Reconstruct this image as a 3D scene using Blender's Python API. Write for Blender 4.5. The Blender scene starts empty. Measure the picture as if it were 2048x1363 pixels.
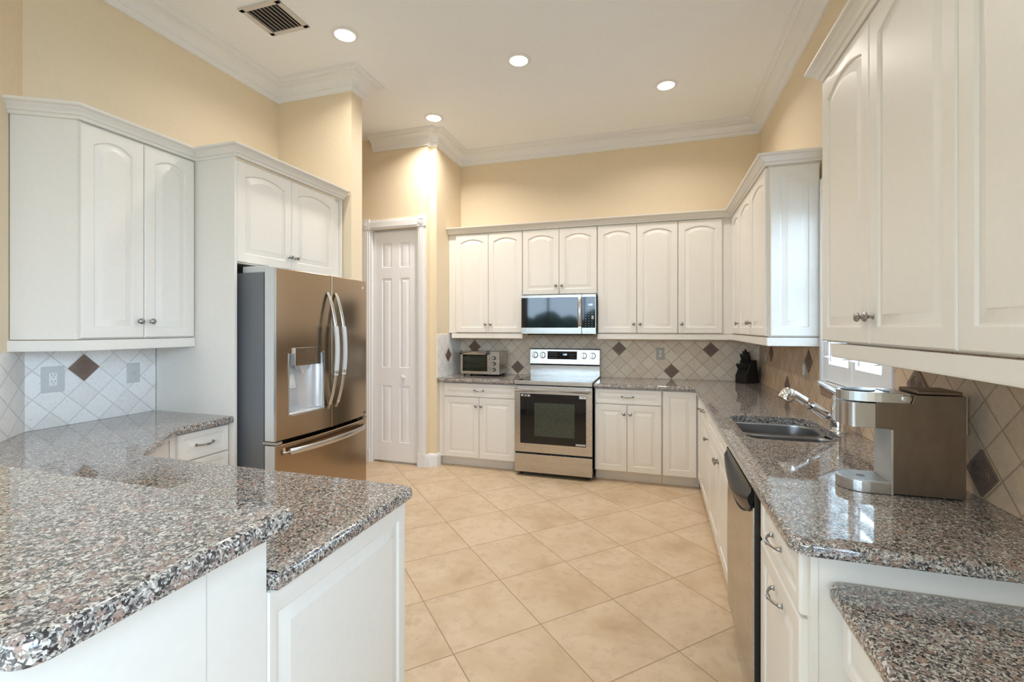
import bpy, bmesh, math, random
from mathutils import Vector, Matrix
random.seed(4)
PI = math.pi
SC = bpy.context.scene
COL = SC.collection
# ------------------------------------------------------------------ camera, world, lights, exposure
CAMZ, PSI, FPX = 1.436, 0.302, 930.0
cd = bpy.data.cameras.new('camera'); cam = bpy.data.objects.new('camera', cd); COL.objects.link(cam)
cam.location = (0, 0, CAMZ); cam.rotation_euler = (PI/2, 0, PSI)
cd.sensor_width = 36.0; cd.sensor_fit = 'HORIZONTAL'; cd.lens = FPX/2048*36.0
cd.shift_y = -(681.5-654.6)/2048; cd.shift_x = 1.0/2048; cd.clip_start = 0.02
SC.camera = cam
SC.view_settings.view_transform = 'Standard'; SC.view_settings.look = 'None'
SC.view_settings.gamma = 1.0; SC.view_settings.use_curve_mapping = False
SC.view_settings.exposure = -0.05
SC.cycles.max_bounces = 10; SC.cycles.diffuse_bounces = 6; SC.cycles.glossy_bounces = 5
SC.cycles.transmission_bounces = 8; SC.cycles.transparent_max_bounces = 12
SC.cycles.sample_clamp_indirect = 10.0; SC.cycles.caustics_reflective = False; SC.cycles.caustics_refractive = False
SC.cycles.use_denoising = True
W = bpy.data.worlds.new('world'); SC.world = W; W.use_nodes = True
bg = W.node_tree.nodes['Background']; bg.inputs[0].default_value = (0.63, 0.81, 1.04, 1); bg.inputs[1].default_value = 15.0

def area(name, loc, rot, sx, sy, power, color, portal=False, shape='RECTANGLE', spread=PI):
    l = bpy.data.lights.new(name, 'AREA'); l.shape = shape; l.size = sx
    if shape in ('RECTANGLE', 'ELLIPSE'): l.size_y = sy
    l.energy = power; l.color = color; l.spread = spread
    if portal: l.cycles.is_portal = True
    o = bpy.data.objects.new(name, l); COL.objects.link(o); o.location = loc; o.rotation_euler = rot
    return o
# room extents
XR, YB, ZC = 0.955, 4.99, 3.44
YR, XL = -4.0, -7.0
W1 = (2.40, 3.19, 1.12, 2.25)      # window over the sink (y0,y1,z0,z1) in the right wall
W2 = (-3.6, -0.20, 0.90, 2.85)      # nook window in the right wall, behind the camera
W3 = (-5.2, -0.9, 0.0, 2.45)       # sliding doors in the rear wall (x0,x1,z0,z1)
area('portal_sink', (XR+.10, (W1[0]+W1[1])/2, (W1[2]+W1[3])/2), (0, PI/2, 0), W1[3]-W1[2], W1[1]-W1[0], 1, (1,1,1), True)
area('portal_nook', (XR+.10, (W2[0]+W2[1])/2, (W2[2]+W2[3])/2), (0, PI/2, 0), W2[3]-W2[2], W2[1]-W2[0], 1, (1,1,1), True)
area('portal_rear', ((W3[0]+W3[1])/2, YR-.10, (W3[2]+W3[3])/2), (PI/2, 0, 0), W3[1]-W3[0], W3[3]-W3[2], 1, (1,1,1), True)
CANS = [(-2.035, 2.70), (-.985, 3.345), (.077, 4.05), (-2.03, 4.02), (-.98, 1.75), (-2.0, -.6), (-.3, -1.2)]
CAN_W = [9, 12, 11, 21, 6, 10, 10]
for i, (x, y) in enumerate(CANS):
    area('can_light', (x, y, ZC-.012), (0, 0, 0), .11, .11, CAN_W[i], (1.0, .93, .85), shape='DISK', spread=2.5)

# ------------------------------------------------------------------ materials
def nmat(name):
    m = bpy.data.materials.new(name); m.use_nodes = True
    nt = m.node_tree; b = nt.nodes['Principled BSDF']
    return m, nt, b
class N:
    def __init__(s, nt): s.nt = nt
    def new(s, t, **k):
        n = s.nt.nodes.new(t)
        for a, v in k.items(): setattr(n, a, v)
        return n
    def link(s, a, b): s.nt.links.new(a, b)
    def val(s, inp, v):
        if isinstance(v, bpy.types.NodeSocket): s.link(v, inp)
        else: inp.default_value = v
    def math(s, op, a, b=None, c=None, clamp=False):
        n = s.new('ShaderNodeMath', operation=op, use_clamp=clamp); s.val(n.inputs[0], a)
        if b is not None: s.val(n.inputs[1], b)
        if c is not None: s.val(n.inputs[2], c)
        return n.outputs[0]
    def mix(s, f, a, b, blend='MIX'):
        n = s.new('ShaderNodeMix', data_type='RGBA', blend_type=blend)
        s.val(n.inputs[0], f); s.val(n.inputs[6], a); s.val(n.inputs[7], b); return n.outputs[2]
    def ramp(s, f, stops, interp='LINEAR'):
        n = s.new('ShaderNodeValToRGB'); s.val(n.inputs[0], f); r = n.color_ramp; r.interpolation = interp
        while len(r.elements) > len(stops): r.elements.remove(r.elements[-1])
        while len(r.elements) < len(stops): r.elements.new(.5)
        for e, (p, c) in zip(r.elements, stops): e.position = p; e.color = (*c, 1) if len(c) == 3 else c
        return n.outputs[0]
    def noise(s, vec, scale, detail=3, rough=.5, dim='3D'):
        n = s.new('ShaderNodeTexNoise', noise_dimensions=dim); s.link(vec, n.inputs['Vector'])
        n.inputs['Scale'].default_value = scale; n.inputs['Detail'].default_value = detail; n.inputs['Roughness'].default_value = rough
        return n
    def pos(s): return s.new('ShaderNodeNewGeometry').outputs['Position']
    def bump(s, h, strength=.2, dist=.01):
        n = s.new('ShaderNodeBump'); n.inputs['Strength'].default_value = strength; n.inputs['Distance'].default_value = dist
        s.link(h, n.inputs['Height']); return n.outputs[0]

def paint(name, col, rough=.5, noise=.02, bump=0.0, spec=.5, scale=40):
    m, nt, b = nmat(name); n = N(nt); p = n.pos()
    t = n.noise(p, scale, 3)
    lo = tuple(max(0, c*(1-noise)) for c in col); hi = tuple(min(1, c*(1+noise)) for c in col)
    n.link(n.ramp(t.outputs[0], [(.3, lo), (.7, hi)]), b.inputs['Base Color'])
    b.inputs['Roughness'].default_value = rough; b.inputs['Specular IOR Level'].default_value = spec
    if bump: n.link(n.bump(n.noise(p, 220, 2).outputs[0], bump, .002), b.inputs['Normal'])
    return m
def metal(name, col, rough, stretch=None, met=1.0, var=.06, ca=400):
    m, nt, b = nmat(name); n = N(nt)
    b.inputs['Metallic'].default_value = met
    if stretch:
        mp = n.new('ShaderNodeMapping'); n.link(n.new('ShaderNodeTexCoord').outputs['Object'], mp.inputs[0]); mp.inputs['Scale'].default_value = stretch
        t = n.noise(mp.outputs[0], 1.0, 4, .6)
        n.link(n.ramp(t.outputs[0], [(.3, tuple(c*(1-var) for c in col)), (.7, tuple(min(1, c*(1+var)) for c in col))]), b.inputs['Base Color'])
        r = n.new('ShaderNodeMapRange'); n.link(t.outputs[0], r.inputs[0]); r.inputs[3].default_value = rough*.8; r.inputs[4].default_value = rough*1.25
        n.link(r.outputs[0], b.inputs['Roughness'])
        b.inputs['Anisotropic'].default_value = .4
    else:
        t = n.noise(n.pos(), 30, 2)
        n.link(n.ramp(t.outputs[0], [(.3, tuple(c*.97 for c in col)), (.7, col)]), b.inputs['Base Color'])
        b.inputs['Roughness'].default_value = rough
    return m
def emit(name, col, st):
    m, nt, b = nmat(name); b.inputs['Base Color'].default_value = (*col, 1)
    b.inputs['Emission Color'].default_value = (*col, 1); b.inputs['Emission Strength'].default_value = st; return m

M = {}
M['wall'] = paint('wall_paint', (.79, .67, .495), .7, .015, .08)
M['ceil'] = paint('ceiling_paint', (.86, .89, .93), .85, .01, .05)
M['trim'] = paint('white_trim_paint', (.82, .83, .85), .45, .01)
M['cab'] = paint('cabinet_thermofoil', (.79, .755, .705), .33, .012)
M['cabin'] = paint('cabinet_shadow_gap', (.45, .43, .40), .6)
M['door'] = paint('door_paint', (.86, .875, .91), .45, .01)
M['plastic_white'] = paint('white_plastic', (.82, .82, .81), .35, .01)
M['plastic_tan'] = paint('taupe_plate', (.50, .45, .39), .4, .02)
M['plastic_grey'] = paint('grey_plate', (.60, .60, .59), .4, .02)
M['plastic_almond'] = paint('almond_plate', (.62, .53, .38), .4, .02)
M['black'] = paint('black_plastic', (.012, .012, .012), .35, .1)
M['blackwood'] = paint('black_stained_wood', (.010, .009, .009), .4, .2)
M['darkgap'] = paint('dark_gap', (.02, .02, .02), .8, .1)
M['glassblack'] = paint('black_glass', (.008, .008, .009), .05, .1, spec=.45)
M['steel'] = metal('brushed_steel', (.56, .525, .49), .27, (2, 2, 420), var=.03)
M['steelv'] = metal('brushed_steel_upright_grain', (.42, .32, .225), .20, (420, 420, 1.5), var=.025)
M['steelh'] = metal('polished_steel_trim', (.60, .585, .575), .27)
M['sink'] = metal('satin_sink_steel', (.45, .45, .455), .30, (8, 300, 8))
M['chrome'] = metal('chrome', (.86, .87, .89), .05)
M['nickel'] = metal('antique_nickel', (.36, .345, .33), .28)
M['pewter'] = metal('warm_pewter_finish', (.215, .165, .125), .36, (30, 30, 12), var=.08)
M['fridgeside'] = paint('grey_painted_fridge_side', (.15, .155, .165), .4, .02)
M['grip'] = paint('pale_grey_grip_cloth', (.58, .585, .60), .9, .06, .2, scale=300)
M['dispenser'] = metal('silver_dispenser_lining', (.70, .71, .73), .3, met=.6)
M['tray'] = metal('light_grey_tray', (.55, .57, .57), .35, met=.5)
M['blueled'] = emit('blue_clock_digits', (.45, .70, 1.0), 3.0)
M['lens'] = emit('light_lens', (1.0, .93, .82), 14.0)
M['ink'] = paint('dark_printing', (.10, .085, .07), .5)
M['palegrey'] = paint('pale_printing', (.45, .45, .45), .5)
M['vent'] = paint('vent_enamel', (.62, .59, .56), .5)
M['ventdark'] = paint('vent_dark', (.05, .05, .05), .8)
M['darkframe'] = paint('bronze_window_frame', (.03, .03, .03), .4)
M['sticker'] = paint('sticker_white', (.75, .76, .77), .4)
M['outdoor'] = paint('outdoor_ground', (.16, .17, .13), .9, .1)
M['hedge'] = paint('hedge_leaves', (.035, .075, .055), .8, .6, scale=9)
M['ovencav'] = paint('oven_window_tint', (.050, .058, .045), .10, .15, spec=.45)
M['bronze'] = metal('bronze_relief', (.225, .155, .12), .45, met=.35)

M['dwpanel'] = paint('black_appliance_panel', (.008, .008, .009), .22, .1, spec=.12)
def glass(name, tint=(1, 1, 1)):
    m = bpy.data.materials.new(name); m.use_nodes = True; nt = m.node_tree; n = N(nt)
    for x in list(nt.nodes): nt.nodes.remove(x)
    out = n.new('ShaderNodeOutputMaterial'); t = n.new('ShaderNodeBsdfTransparent'); g = n.new('ShaderNodeBsdfGlossy')
    t.inputs[0].default_value = (*tint, 1); g.inputs['Roughness'].default_value = .02
    f = n.new('ShaderNodeFresnel'); f.inputs[0].default_value = 1.45
    mx = n.new('ShaderNodeMixShader'); n.link(n.math('MULTIPLY', f.outputs[0], n.math('SUBTRACT', 1.0, n.new('ShaderNodeNewGeometry').outputs['Backfacing'])), mx.inputs[0]); n.link(t.outputs[0], mx.inputs[1]); n.link(g.outputs[0], mx.inputs[2])
    n.link(mx.outputs[0], out.inputs[0]); return m
M['glass'] = glass('window_glass', (.96, .98, .97))
M['toastglass'] = glass('toaster_door_glass', (.55, .60, .57))

def granite():
    m, nt, b = nmat('speckled_granite'); n = N(nt); p = n.pos()
    nz = n.noise(p, 90, 3); ad = n.new('ShaderNodeVectorMath', operation='MULTIPLY_ADD')
    n.link(nz.outputs['Color'], ad.inputs[0]); ad.inputs[1].default_value = (.016, .016, .016); n.link(p, ad.inputs[2])
    v = ad.outputs[0]
    def vor(scale):
        q = n.new('ShaderNodeTexVoronoi', feature='F1'); n.link(v, q.inputs['Vector']); q.inputs['Scale'].default_value = scale
        s = n.new('ShaderNodeSeparateColor'); n.link(q.outputs['Color'], s.inputs[0]); return s
    a = vor(215)
    c1 = n.ramp(a.outputs[0], [(0, (.035, .032, .034)), (.20, (.11, .10, .10)), (.40, (.24, .22, .205)), (.62, (.37, .335, .305)), (.82, (.60, .565, .52))], 'CONSTANT')
    f = vor(80)
    pink = n.ramp(f.outputs[1], [(0, (.29, .195, .16)), (.5, (.34, .24, .195)), (1, (.24, .17, .16))])
    msk = n.ramp(f.outputs[0], [(0, (0, 0, 0)), (.82, (1, 1, 1))], 'CONSTANT')
    c2 = n.mix(n.math('MULTIPLY', msk, .85), c1, pink)
    g = vor(330)
    spk = n.ramp(g.outputs[0], [(0, (1, 1, 1)), (.12, (0, 0, 0))], 'CONSTANT')
    c3 = n.mix(n.math('MULTIPLY', spk, .8), c2, (.03, .028, .03, 1))
    spw = n.ramp(g.outputs[1], [(0, (0, 0, 0)), (.88, (1, 1, 1))], 'CONSTANT')
    c4 = n.mix(n.math('MULTIPLY', spw, .6), c3, (.70, .67, .63, 1))
    n.link(c4, b.inputs['Base Color']); b.inputs['Roughness'].default_value = .06; b.inputs['IOR'].default_value = 1.6
    b.inputs['Coat Weight'].default_value = .3; b.inputs['Coat Roughness'].default_value = .02
    return m
M['granite'] = granite()

def lattice(n, u, v, side, wob):
    """diamond lattice: (u,v) measured from one tile centre. returns ids and distance to the joint"""
    a = n.math('ADD', n.math('MULTIPLY', n.math('ADD', u, v), 1/(math.sqrt(2)*side)), .5)
    b = n.math('ADD', n.math('MULTIPLY', n.math('SUBTRACT', v, u), 1/(math.sqrt(2)*side)), .5)
    ia = n.math('FLOOR', a); ib = n.math('FLOOR', b)
    fa = n.math('ABSOLUTE', n.math('SUBTRACT', n.math('FRACT', a), .5)); fb = n.math('ABSOLUTE', n.math('SUBTRACT', n.math('FRACT', b), .5))
    d = n.math('SUBTRACT', .5, n.math('MAXIMUM', fa, fb))   # 0 at the joint
    d = n.math('ADD', d, wob)
    cv = n.new('ShaderNodeCombineXYZ'); n.link(ia, cv.inputs[0]); n.link(ib, cv.inputs[1])
    w = n.new('ShaderNodeTexWhiteNoise', noise_dimensions='3D'); n.link(cv.outputs[0], w.inputs[0])
    return d, w
def wall_tile(name, au, u0, v0, tones, groutc):
    m, nt, b = nmat(name); n = N(nt); p = n.pos(); s = n.new('ShaderNodeSeparateXYZ'); n.link(p, s.inputs[0])
    u = n.math('SUBTRACT', n.math('MULTIPLY', s.outputs[au], 1.0 if au is not None else 1), u0) if isinstance(au, int) else None
    v = n.math('SUBTRACT', s.outputs[2], v0)
    wob = n.math('MULTIPLY', n.math('SUBTRACT', n.noise(p, 35, 3).outputs[0], .5), .05)
    d, w = lattice(n, u, v, .10437, wob)
    sw = n.new('ShaderNodeSeparateColor'); n.link(w.outputs['Color'], sw.inputs[0])
    base = n.ramp(sw.outputs[0], [(0, tones[0]), (.35, tones[1]), (.7, tones[2]), (1, tones[3])])
    vein = n.noise(p, 38, 6, .65)
    base = n.mix(n.math('MULTIPLY', n.ramp(vein.outputs[0], [(.42, (0, 0, 0)), (.62, (1, 1, 1))]), .35), base, (*tones[4], 1))
    pit = n.ramp(n.noise(p, 120, 2).outputs[0], [(.64, (0, 0, 0)), (.70, (1, 1, 1))])
    base = n.mix(n.math('MULTIPLY', pit, .35), base, (.36, .27, .20, 1))
    g = n.ramp(d, [(.018, (1, 1, 1)), (.034, (0, 0, 0))])
    n.link(n.mix(g, base, (*groutc, 1)), b.inputs['Base Color'])
    b.inputs['Roughness'].default_value = .45
    n.link(n.bump(n.math('SUBTRACT', n.ramp(d, [(.01, (0, 0, 0)), (.05, (1, 1, 1))]), n.math('MULTIPLY', pit, .3)), .35, .003), b.inputs['Normal'])
    return m
HT = .0738
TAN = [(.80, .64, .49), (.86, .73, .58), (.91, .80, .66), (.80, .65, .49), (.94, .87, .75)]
TAN_SHADED = [(.52, .365, .235), (.61, .445, .30), (.67, .505, .35), (.54, .385, .25), (.72, .58, .43)]  # same travertine, with the right wall's shade put into browner tones
TAN_DAYLIT = [(.82, .79, .76), (.88, .86, .84), (.93, .915, .90), (.84, .815, .79), (.95, .94, .92)]  # same travertine, with the cool daylight from the left put into its colour
M['tile_back'] = wall_tile('travertine_on_back_wall', 0, -.372, 1.216, TAN, (.60, .46, .33))
M['tile_right'] = wall_tile('travertine_on_right_wall', 1, 3.461, 1.216, TAN_SHADED, (.40, .29, .19))
M['tile_left'] = wall_tile('travertine_on_left_wall', 1, 1.745, 1.216, TAN_DAYLIT, (.70, .68, .66))
M['tile_niche'] = wall_tile('travertine_beside_pantry', 1, 4.62, 1.142, TAN_DAYLIT, (.70, .68, .66))
def sill_tile():
    m, nt, b = nmat('brown_sill_tile'); n = N(nt); p = n.pos()
    br = n.new('ShaderNodeTexBrick'); s = n.new('ShaderNodeSeparateXYZ'); n.link(p, s.inputs[0]); c = n.new('ShaderNodeCombineXYZ')
    n.link(s.outputs[1], c.inputs[0]); n.link(s.outputs[2], c.inputs[1]); n.link(c.outputs[0], br.inputs[0])
    br.inputs['Scale'].default_value = 14; br.inputs['Color1'].default_value = (.22, .13, .09, 1); br.inputs['Color2'].default_value = (.30, .19, .13, 1); br.inputs['Mortar'].default_value = (.42, .33, .25, 1)
    n.link(br.outputs[0], b.inputs['Base Color']); b.inputs['Roughness'].default_value = .4; return m
M['silltile'] = sill_tile()
def floor_mat():
    m, nt, b = nmat('beige_floor_tile'); n = N(nt); p = n.pos(); s = n.new('ShaderNodeSeparateXYZ'); n.link(p, s.inputs[0])
    D = .4465; r2 = math.sqrt(2)
    # rows run at 45 degrees: (x+y)/sqrt2 = -.1675 + i D, (y-x)/sqrt2 = .1434 + j D ; tile centre half a step on
    cu, cv = -.1675 + D/2, .1434 + D/2
    u0, v0 = (cu-cv)/r2, (cu+cv)/r2
    u = n.math('SUBTRACT', s.outputs[0], u0); v = n.math('SUBTRACT', s.outputs[1], v0)
    d, w = lattice(n, u, v, D, 0.0)
    sw = n.new('ShaderNodeSeparateColor'); n.link(w.outputs['Color'], sw.inputs[0])
    off = n.new('ShaderNodeVectorMath', operation='MULTIPLY_ADD'); n.link(w.outputs['Color'], off.inputs[0]); off.inputs[1].default_value = (7, 7, 7); n.link(p, off.inputs[2])
    big = n.noise(off.outputs[0], 3.2, 5, .6)
    base = n.ramp(big.outputs[0], [(.28, (.47, .33, .20)), (.42, (.58, .435, .285)), (.60, (.66, .52, .37)), (.80, (.55, .39, .235))])
    fine = n.noise(off.outputs[0], 16, 5, .7)
    base = n.mix(n.math('MULTIPLY', n.ramp(fine.outputs[0], [(.50, (0, 0, 0)), (.66, (1, 1, 1))]), .60), base, (.48, .35, .235, 1))
    base = n.mix(n.math('MULTIPLY', sw.outputs[0], .12), base, (.60, .44, .28, 1))
    g = n.ramp(d, [(.0042, (1, 1, 1)), (.0065, (0, 0, 0))])
    n.link(n.mix(g, base, (.36, .255, .16, 1)), b.inputs['Base Color'])
    rr = n.new('ShaderNodeMapRange'); n.link(fine.outputs[0], rr.inputs[0]); rr.inputs[3].default_value = .24; rr.inputs[4].default_value = .42
    n.link(n.mix(g, rr.outputs[0], (.8, .8, .8, 1)), b.inputs['Roughness'])
    n.link(n.bump(n.ramp(d, [(.003, (0, 0, 0)), (.008, (1, 1, 1))]), .3, .003), b.inputs['Normal'])
    return m
M['floor'] = floor_mat()

# ------------------------------------------------------------------ mesh helpers
def merge(bm, tb):
    me = bpy.data.meshes.new('t'); tb.to_mesh(me); tb.free(); bm.from_mesh(me); bpy.data.meshes.remove(me)
def bx(bm, x0, x1, y0, y1, z0, z1, b=0.0, seg=2):
    tb = bmesh.new(); bmesh.ops.create_cube(tb, size=1)
    for v in tb.verts: v.co = Vector(((x0+x1)/2 + v.co.x*(x1-x0), (y0+y1)/2 + v.co.y*(y1-y0), (z0+z1)/2 + v.co.z*(z1-z0)))
    if b: bmesh.ops.bevel(tb, geom=list(tb.edges), offset=b, segments=seg, affect='EDGES', profile=.5)
    merge(bm, tb); return bm
def frame_of(d):
    d = Vector(d).normalized(); a = Vector((0, 0, 1)) if abs(d.z) < .9 else Vector((1, 0, 0))
    x = d.cross(a).normalized(); return x, x.cross(d).normalized()
def tube(bm, pts, r, n=12, cap=True, sq=None):
    """swept round (or oval: sq=(a,b) factors) section"""
    pts = [Vector(p) for p in pts]; rs = r if isinstance(r, (list, tuple)) else [r]*len(pts)
    rings = []; ref = None
    for i, p in enumerate(pts):
        d = (pts[min(i+1, len(pts)-1)] - pts[max(i-1, 0)]).normalized()
        if ref is None: x, y = frame_of(d)
        else:
            x = (ref - d*ref.dot(d)).normalized(); y = d.cross(x).normalized()
        ref = x
        fa, fb = sq or (1, 1)
        rings.append([bm.verts.new(p + x*math.cos(2*PI*k/n)*rs[i]*fa + y*math.sin(2*PI*k/n)*rs[i]*fb) for k in range(n)])
    for a, b in zip(rings, rings[1:]):
        for k in range(n): bm.faces.new((a[k], a[(k+1) % n], b[(k+1) % n], b[k]))
    if cap: bm.faces.new(rings[0][::-1]); bm.faces.new(rings[-1])
    return bm
def lathe(bm, prof, o=(0, 0, 0), axis=(0, 0, 1), n=24, cap=True):
    """prof: (radius, distance along axis)"""
    o = Vector(o); d = Vector(axis).normalized(); x, y = frame_of(d); rings = []
    for r, h in prof:
        if r < 1e-6: rings.append([bm.verts.new(o + d*h)])
        else: rings.append([bm.verts.new(o + d*h + x*math.cos(2*PI*k/n)*r + y*math.sin(2*PI*k/n)*r) for k in range(n)])
    for a, b in zip(rings, rings[1:]):
        for k in range(n):
            k2 = (k+1) % n
            if len(a) == 1 and len(b) == 1: continue
            if len(a) == 1: bm.faces.new((a[0], b[k2], b[k]))
            elif len(b) == 1: bm.faces.new((a[k], a[k2], b[0]))
            else: bm.faces.new((a[k], a[k2], b[k2], b[k]))
    if cap:
        if len(rings[0]) > 1: bm.faces.new(rings[0][::-1])
        if len(rings[-1]) > 1: bm.faces.new(rings[-1])
    return bm
def prism(bm, poly, a0, a1, axis='z', b=0.0):
    """poly 2D extruded along axis. z:(x,y) x:(y,z) y:(x,z)"""
    tb = bmesh.new()
    f = {'z': lambda p, h: (p[0], p[1], h), 'x': lambda p, h: (h, p[0], p[1]), 'y': lambda p, h: (p[0], h, p[1])}[axis]
    A = [tb.verts.new(f(p, a0)) for p in poly]; B = [tb.verts.new(f(p, a1)) for p in poly]; n = len(poly)
    tb.faces.new(A[::-1]); tb.faces.new(B)
    for i in range(n): tb.faces.new((A[i], A[(i+1) % n], B[(i+1) % n], B[i]))
    bmesh.ops.recalc_face_normals(tb, faces=tb.faces)
    if b: bmesh.ops.bevel(tb, geom=list(tb.edges), offset=b, segments=2, affect='EDGES', profile=.5)
    merge(bm, tb); return bm
def sweep(bm, path, prof, closed=False):
    """mitred moulding: path in plan, profile (offset to the LEFT of the path, z)"""
    P = [Vector(p) for p in path]; n = len(P); rows = []
    for i in range(n):
        dirs = []
        if i > 0 or closed: dirs.append((P[i]-P[i-1]).normalized())
        if i < n-1 or closed: dirs.append((P[(i+1) % n]-P[i]).normalized())
        ns = [Vector((-d.y, d.x)) for d in dirs]
        m = ns[0] if len(ns) == 1 else (ns[0]+ns[1])/(1+ns[0].dot(ns[1]))
        rows.append([bm.verts.new((P[i].x+m.x*o, P[i].y+m.y*o, z)) for o, z in prof])
    k = len(prof)
    for i in range(n if closed else n-1):
        a, b = rows[i], rows[(i+1) % n]
        for j in range(k-1): bm.faces.new((a[j], b[j], b[j+1], a[j+1]))
    if not closed:
        bm.faces.new(rows[0]); bm.faces.new(rows[-1][::-1])
    return bm
def xf(bm, mat): bmesh.ops.transform(bm, matrix=mat, verts=bm.verts); return bm

def obj(name, bm, mat, parent=None, loc=(0, 0, 0), smooth=True, label=None):
    bmesh.ops.recalc_face_normals(bm, faces=bm.faces)
    me = bpy.data.meshes.new(name); bm.to_mesh(me); bm.free()
    me.materials.append(M[mat] if isinstance(mat, str) else mat)
    if smooth:
        for p in me.polygons: p.use_smooth = True
        me.set_sharp_from_angle(angle=math.radians(38))
    o = bpy.data.objects.new(name, me); COL.objects.link(o); o.location = loc
    if smooth:
        wn = o.modifiers.new('weighted_normals', 'WEIGHTED_NORMAL'); wn.keep_sharp = True; wn.weight = 100
    if parent: o.parent = parent
    if label: o['label'] = label
    return o
def thing(name, label, cat, loc=(0, 0, 0), rz=0, group=None):
    o = bpy.data.objects.new(name, None); COL.objects.link(o); o.location = loc; o.rotation_euler = (0, 0, rz)
    o.empty_display_size = .05
    return tag(o, label, cat, group)
def tag(o, label, cat, group=None):
    o['label'] = label; o['category'] = cat
    if group: o['group'] = group
    return o
def struct(name, bm, mat, parent=None, **k):
    o = obj(name, bm, mat, parent, **k)
    if parent is None: o['kind'] = 'structure'
    return o
def text(name, s, size, mat, parent, mtx, ext=.0004, align='CENTER'):
    c = bpy.data.curves.new(name, 'FONT'); c.body = s; c.size = size; c.extrude = ext; c.align_x = align; c.align_y = 'CENTER'
    c.materials.append(M[mat]); o = bpy.data.objects.new('tmp', c); me = bpy.data.meshes.new_from_object(o); bpy.data.objects.remove(o)
    o = bpy.data.objects.new(name, me); COL.objects.link(o); o.parent = parent; o.matrix_local = mtx; return o
def facing(d, loc):
    """matrix for text readable when looked at from direction d (unit, horizontal)"""
    z = Vector(d); y = Vector((0, 0, 1)); x = y.cross(z); m = Matrix((x, y, z)).transposed().to_4x4(); m.translation = Vector(loc); return m

# ------------------------------------------------------------------ room shell
def wall_x(bm, x0, x1, y0, y1, holes):         # wall whose plane is normal to x
    ys = sorted({y0, y1} | {h[0] for h in holes} | {h[1] for h in holes}); zs = sorted({0, ZC} | {h[2] for h in holes} | {h[3] for h in holes})
    for a, b in zip(ys, ys[1:]):
        for c, d in zip(zs, zs[1:]):
            if any(h[0] <= a and b <= h[1] and h[2] <= c and d <= h[3] for h in holes): continue
            bx(bm, x0, x1, a, b, c, d)
    bmesh.ops.remove_doubles(bm, verts=bm.verts, dist=1e-5); return bm
def wall_y(bm, y0, y1, x0, x1, holes):
    xs = sorted({x0, x1} | {h[0] for h in holes} | {h[1] for h in holes}); zs = sorted({0, ZC} | {h[2] for h in holes} | {h[3] for h in holes})
    for a, b in zip(xs, xs[1:]):
        for c, d in zip(zs, zs[1:]):
            if any(h[0] <= a and b <= h[1] and h[2] <= c and d <= h[3] for h in holes): continue
            bx(bm, a, b, y0, y1, c, d)
    bmesh.ops.remove_doubles(bm, verts=bm.verts, dist=1e-5); return bm
B = bmesh.new
struct('floor', bx(B(), XL-.12, XR+.12, YR-.12, YB+.12, -.1, 0), 'floor', smooth=False)
struct('ceiling', bx(B(), XL-.12, XR+.12, YR-.12, YB+.12, ZC, ZC+.1), 'ceil', smooth=False)
struct('wall_back', bx(B(), -2.17, XR+.12, YB, YB+.12, 0, ZC), 'wall', smooth=False)
struct('wall_right', wall_x(B(), XR, XR+.12, YR, YB, [W1, W2]), 'wall', smooth=False)
XN = -2.17                                      # side wall of the range niche
DW = (-2.925, -2.345, 0, 2.475)                 # pantry door opening
YD = 4.30
struct('wall_niche_side', bx(B(), -2.245, XN, 4.36, YB+.12, 0, ZC), 'wall', smooth=False)
struct('wall_pantry', wall_y(B(), YD, YD+.12, -4.6, -2.2455, [DW]), 'wall', smooth=False)
struct('wall_pantry_interior', bx(B(), -3.2, -2.30, 4.62, 4.68, 0, 2.6), 'darkgap', smooth=False)
XS, YS = -2.30, 3.13
struct('wall_fridge_end', bx(B(), -4.6, XS, YS, YS+.14, 0, ZC), 'wall', smooth=False)
struct('wall_hall', bx(B(), -4.72, -4.6, YS, YD+.12, 0, ZC), 'wall', smooth=False)
XW = -3.02
struct('wall_left', bx(B(), XW-.12, XW, 1.49, YS, 0, ZC), 'wall', smooth=False)
struct('wall_left_diagonal', prism(B(), [(XW, 1.49), (-2.33, .80), (-2.33, .63), (XW-.12, 1.42), (XW-.12, 1.49)], 0, ZC), 'wall', smooth=False)
struct('wall_great_room', bx(B(), XL, -2.33, .64, .80, 0, ZC), 'wall', smooth=False)
struct('wall_far_left', bx(B(), XL-.12, XL, YR, .80, 0, ZC), 'wall', smooth=False)
struct('wall_rear', wall_y(B(), YR-.12, YR, XL, XR+.12, [W3]), 'wall', smooth=False)
g = struct('ground_outside', bx(B(), -22, 16, -24, 14, -.4, -.12), 'outdoor', smooth=False)

# room crown moulding
def cove(b0, t0, h, p):
    z0 = b0
    pr = [(0, z0), (.014, z0), (.016, z0+.004), (.016, z0+.014), (.022, z0+.018), (.026, z0+.026), (.026, z0+.031), (.034, z0+.035), (.036, z0+.041)]
    for k in range(9):
        a = k/8*PI/2
        pr.append((.036+(p-.036-.034)*(1-math.cos(a)), z0+.041+(h-.041-.040)*math.sin(a)))
    pr += [(p-.030, z0+h-.040), (p-.030, z0+h-.032), (p-.022, z0+h-.029), (p-.014, z0+h-.022), (p-.012, z0+h-.014), (p-.004, z0+h-.012), (p, z0+h-.008), (p, z0+h), (0, z0+h)]
    return pr
CR = cove(3.30, 0, .14, .135)
struct('trim_1', sweep(B(), [(XR, YR), (XR, YB), (XN, YB), (XN, 4.36), (-2.245, 4.36), (-2.245, YD), (-2.88, YD)], CR), 'trim')
struct('trim_2', sweep(B(), [(-4.6, YS+.14), (XS, YS+.14), (XS, YS), (XW, YS), (XW, 1.49), (-2.33, .80)], CR), 'trim')
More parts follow.
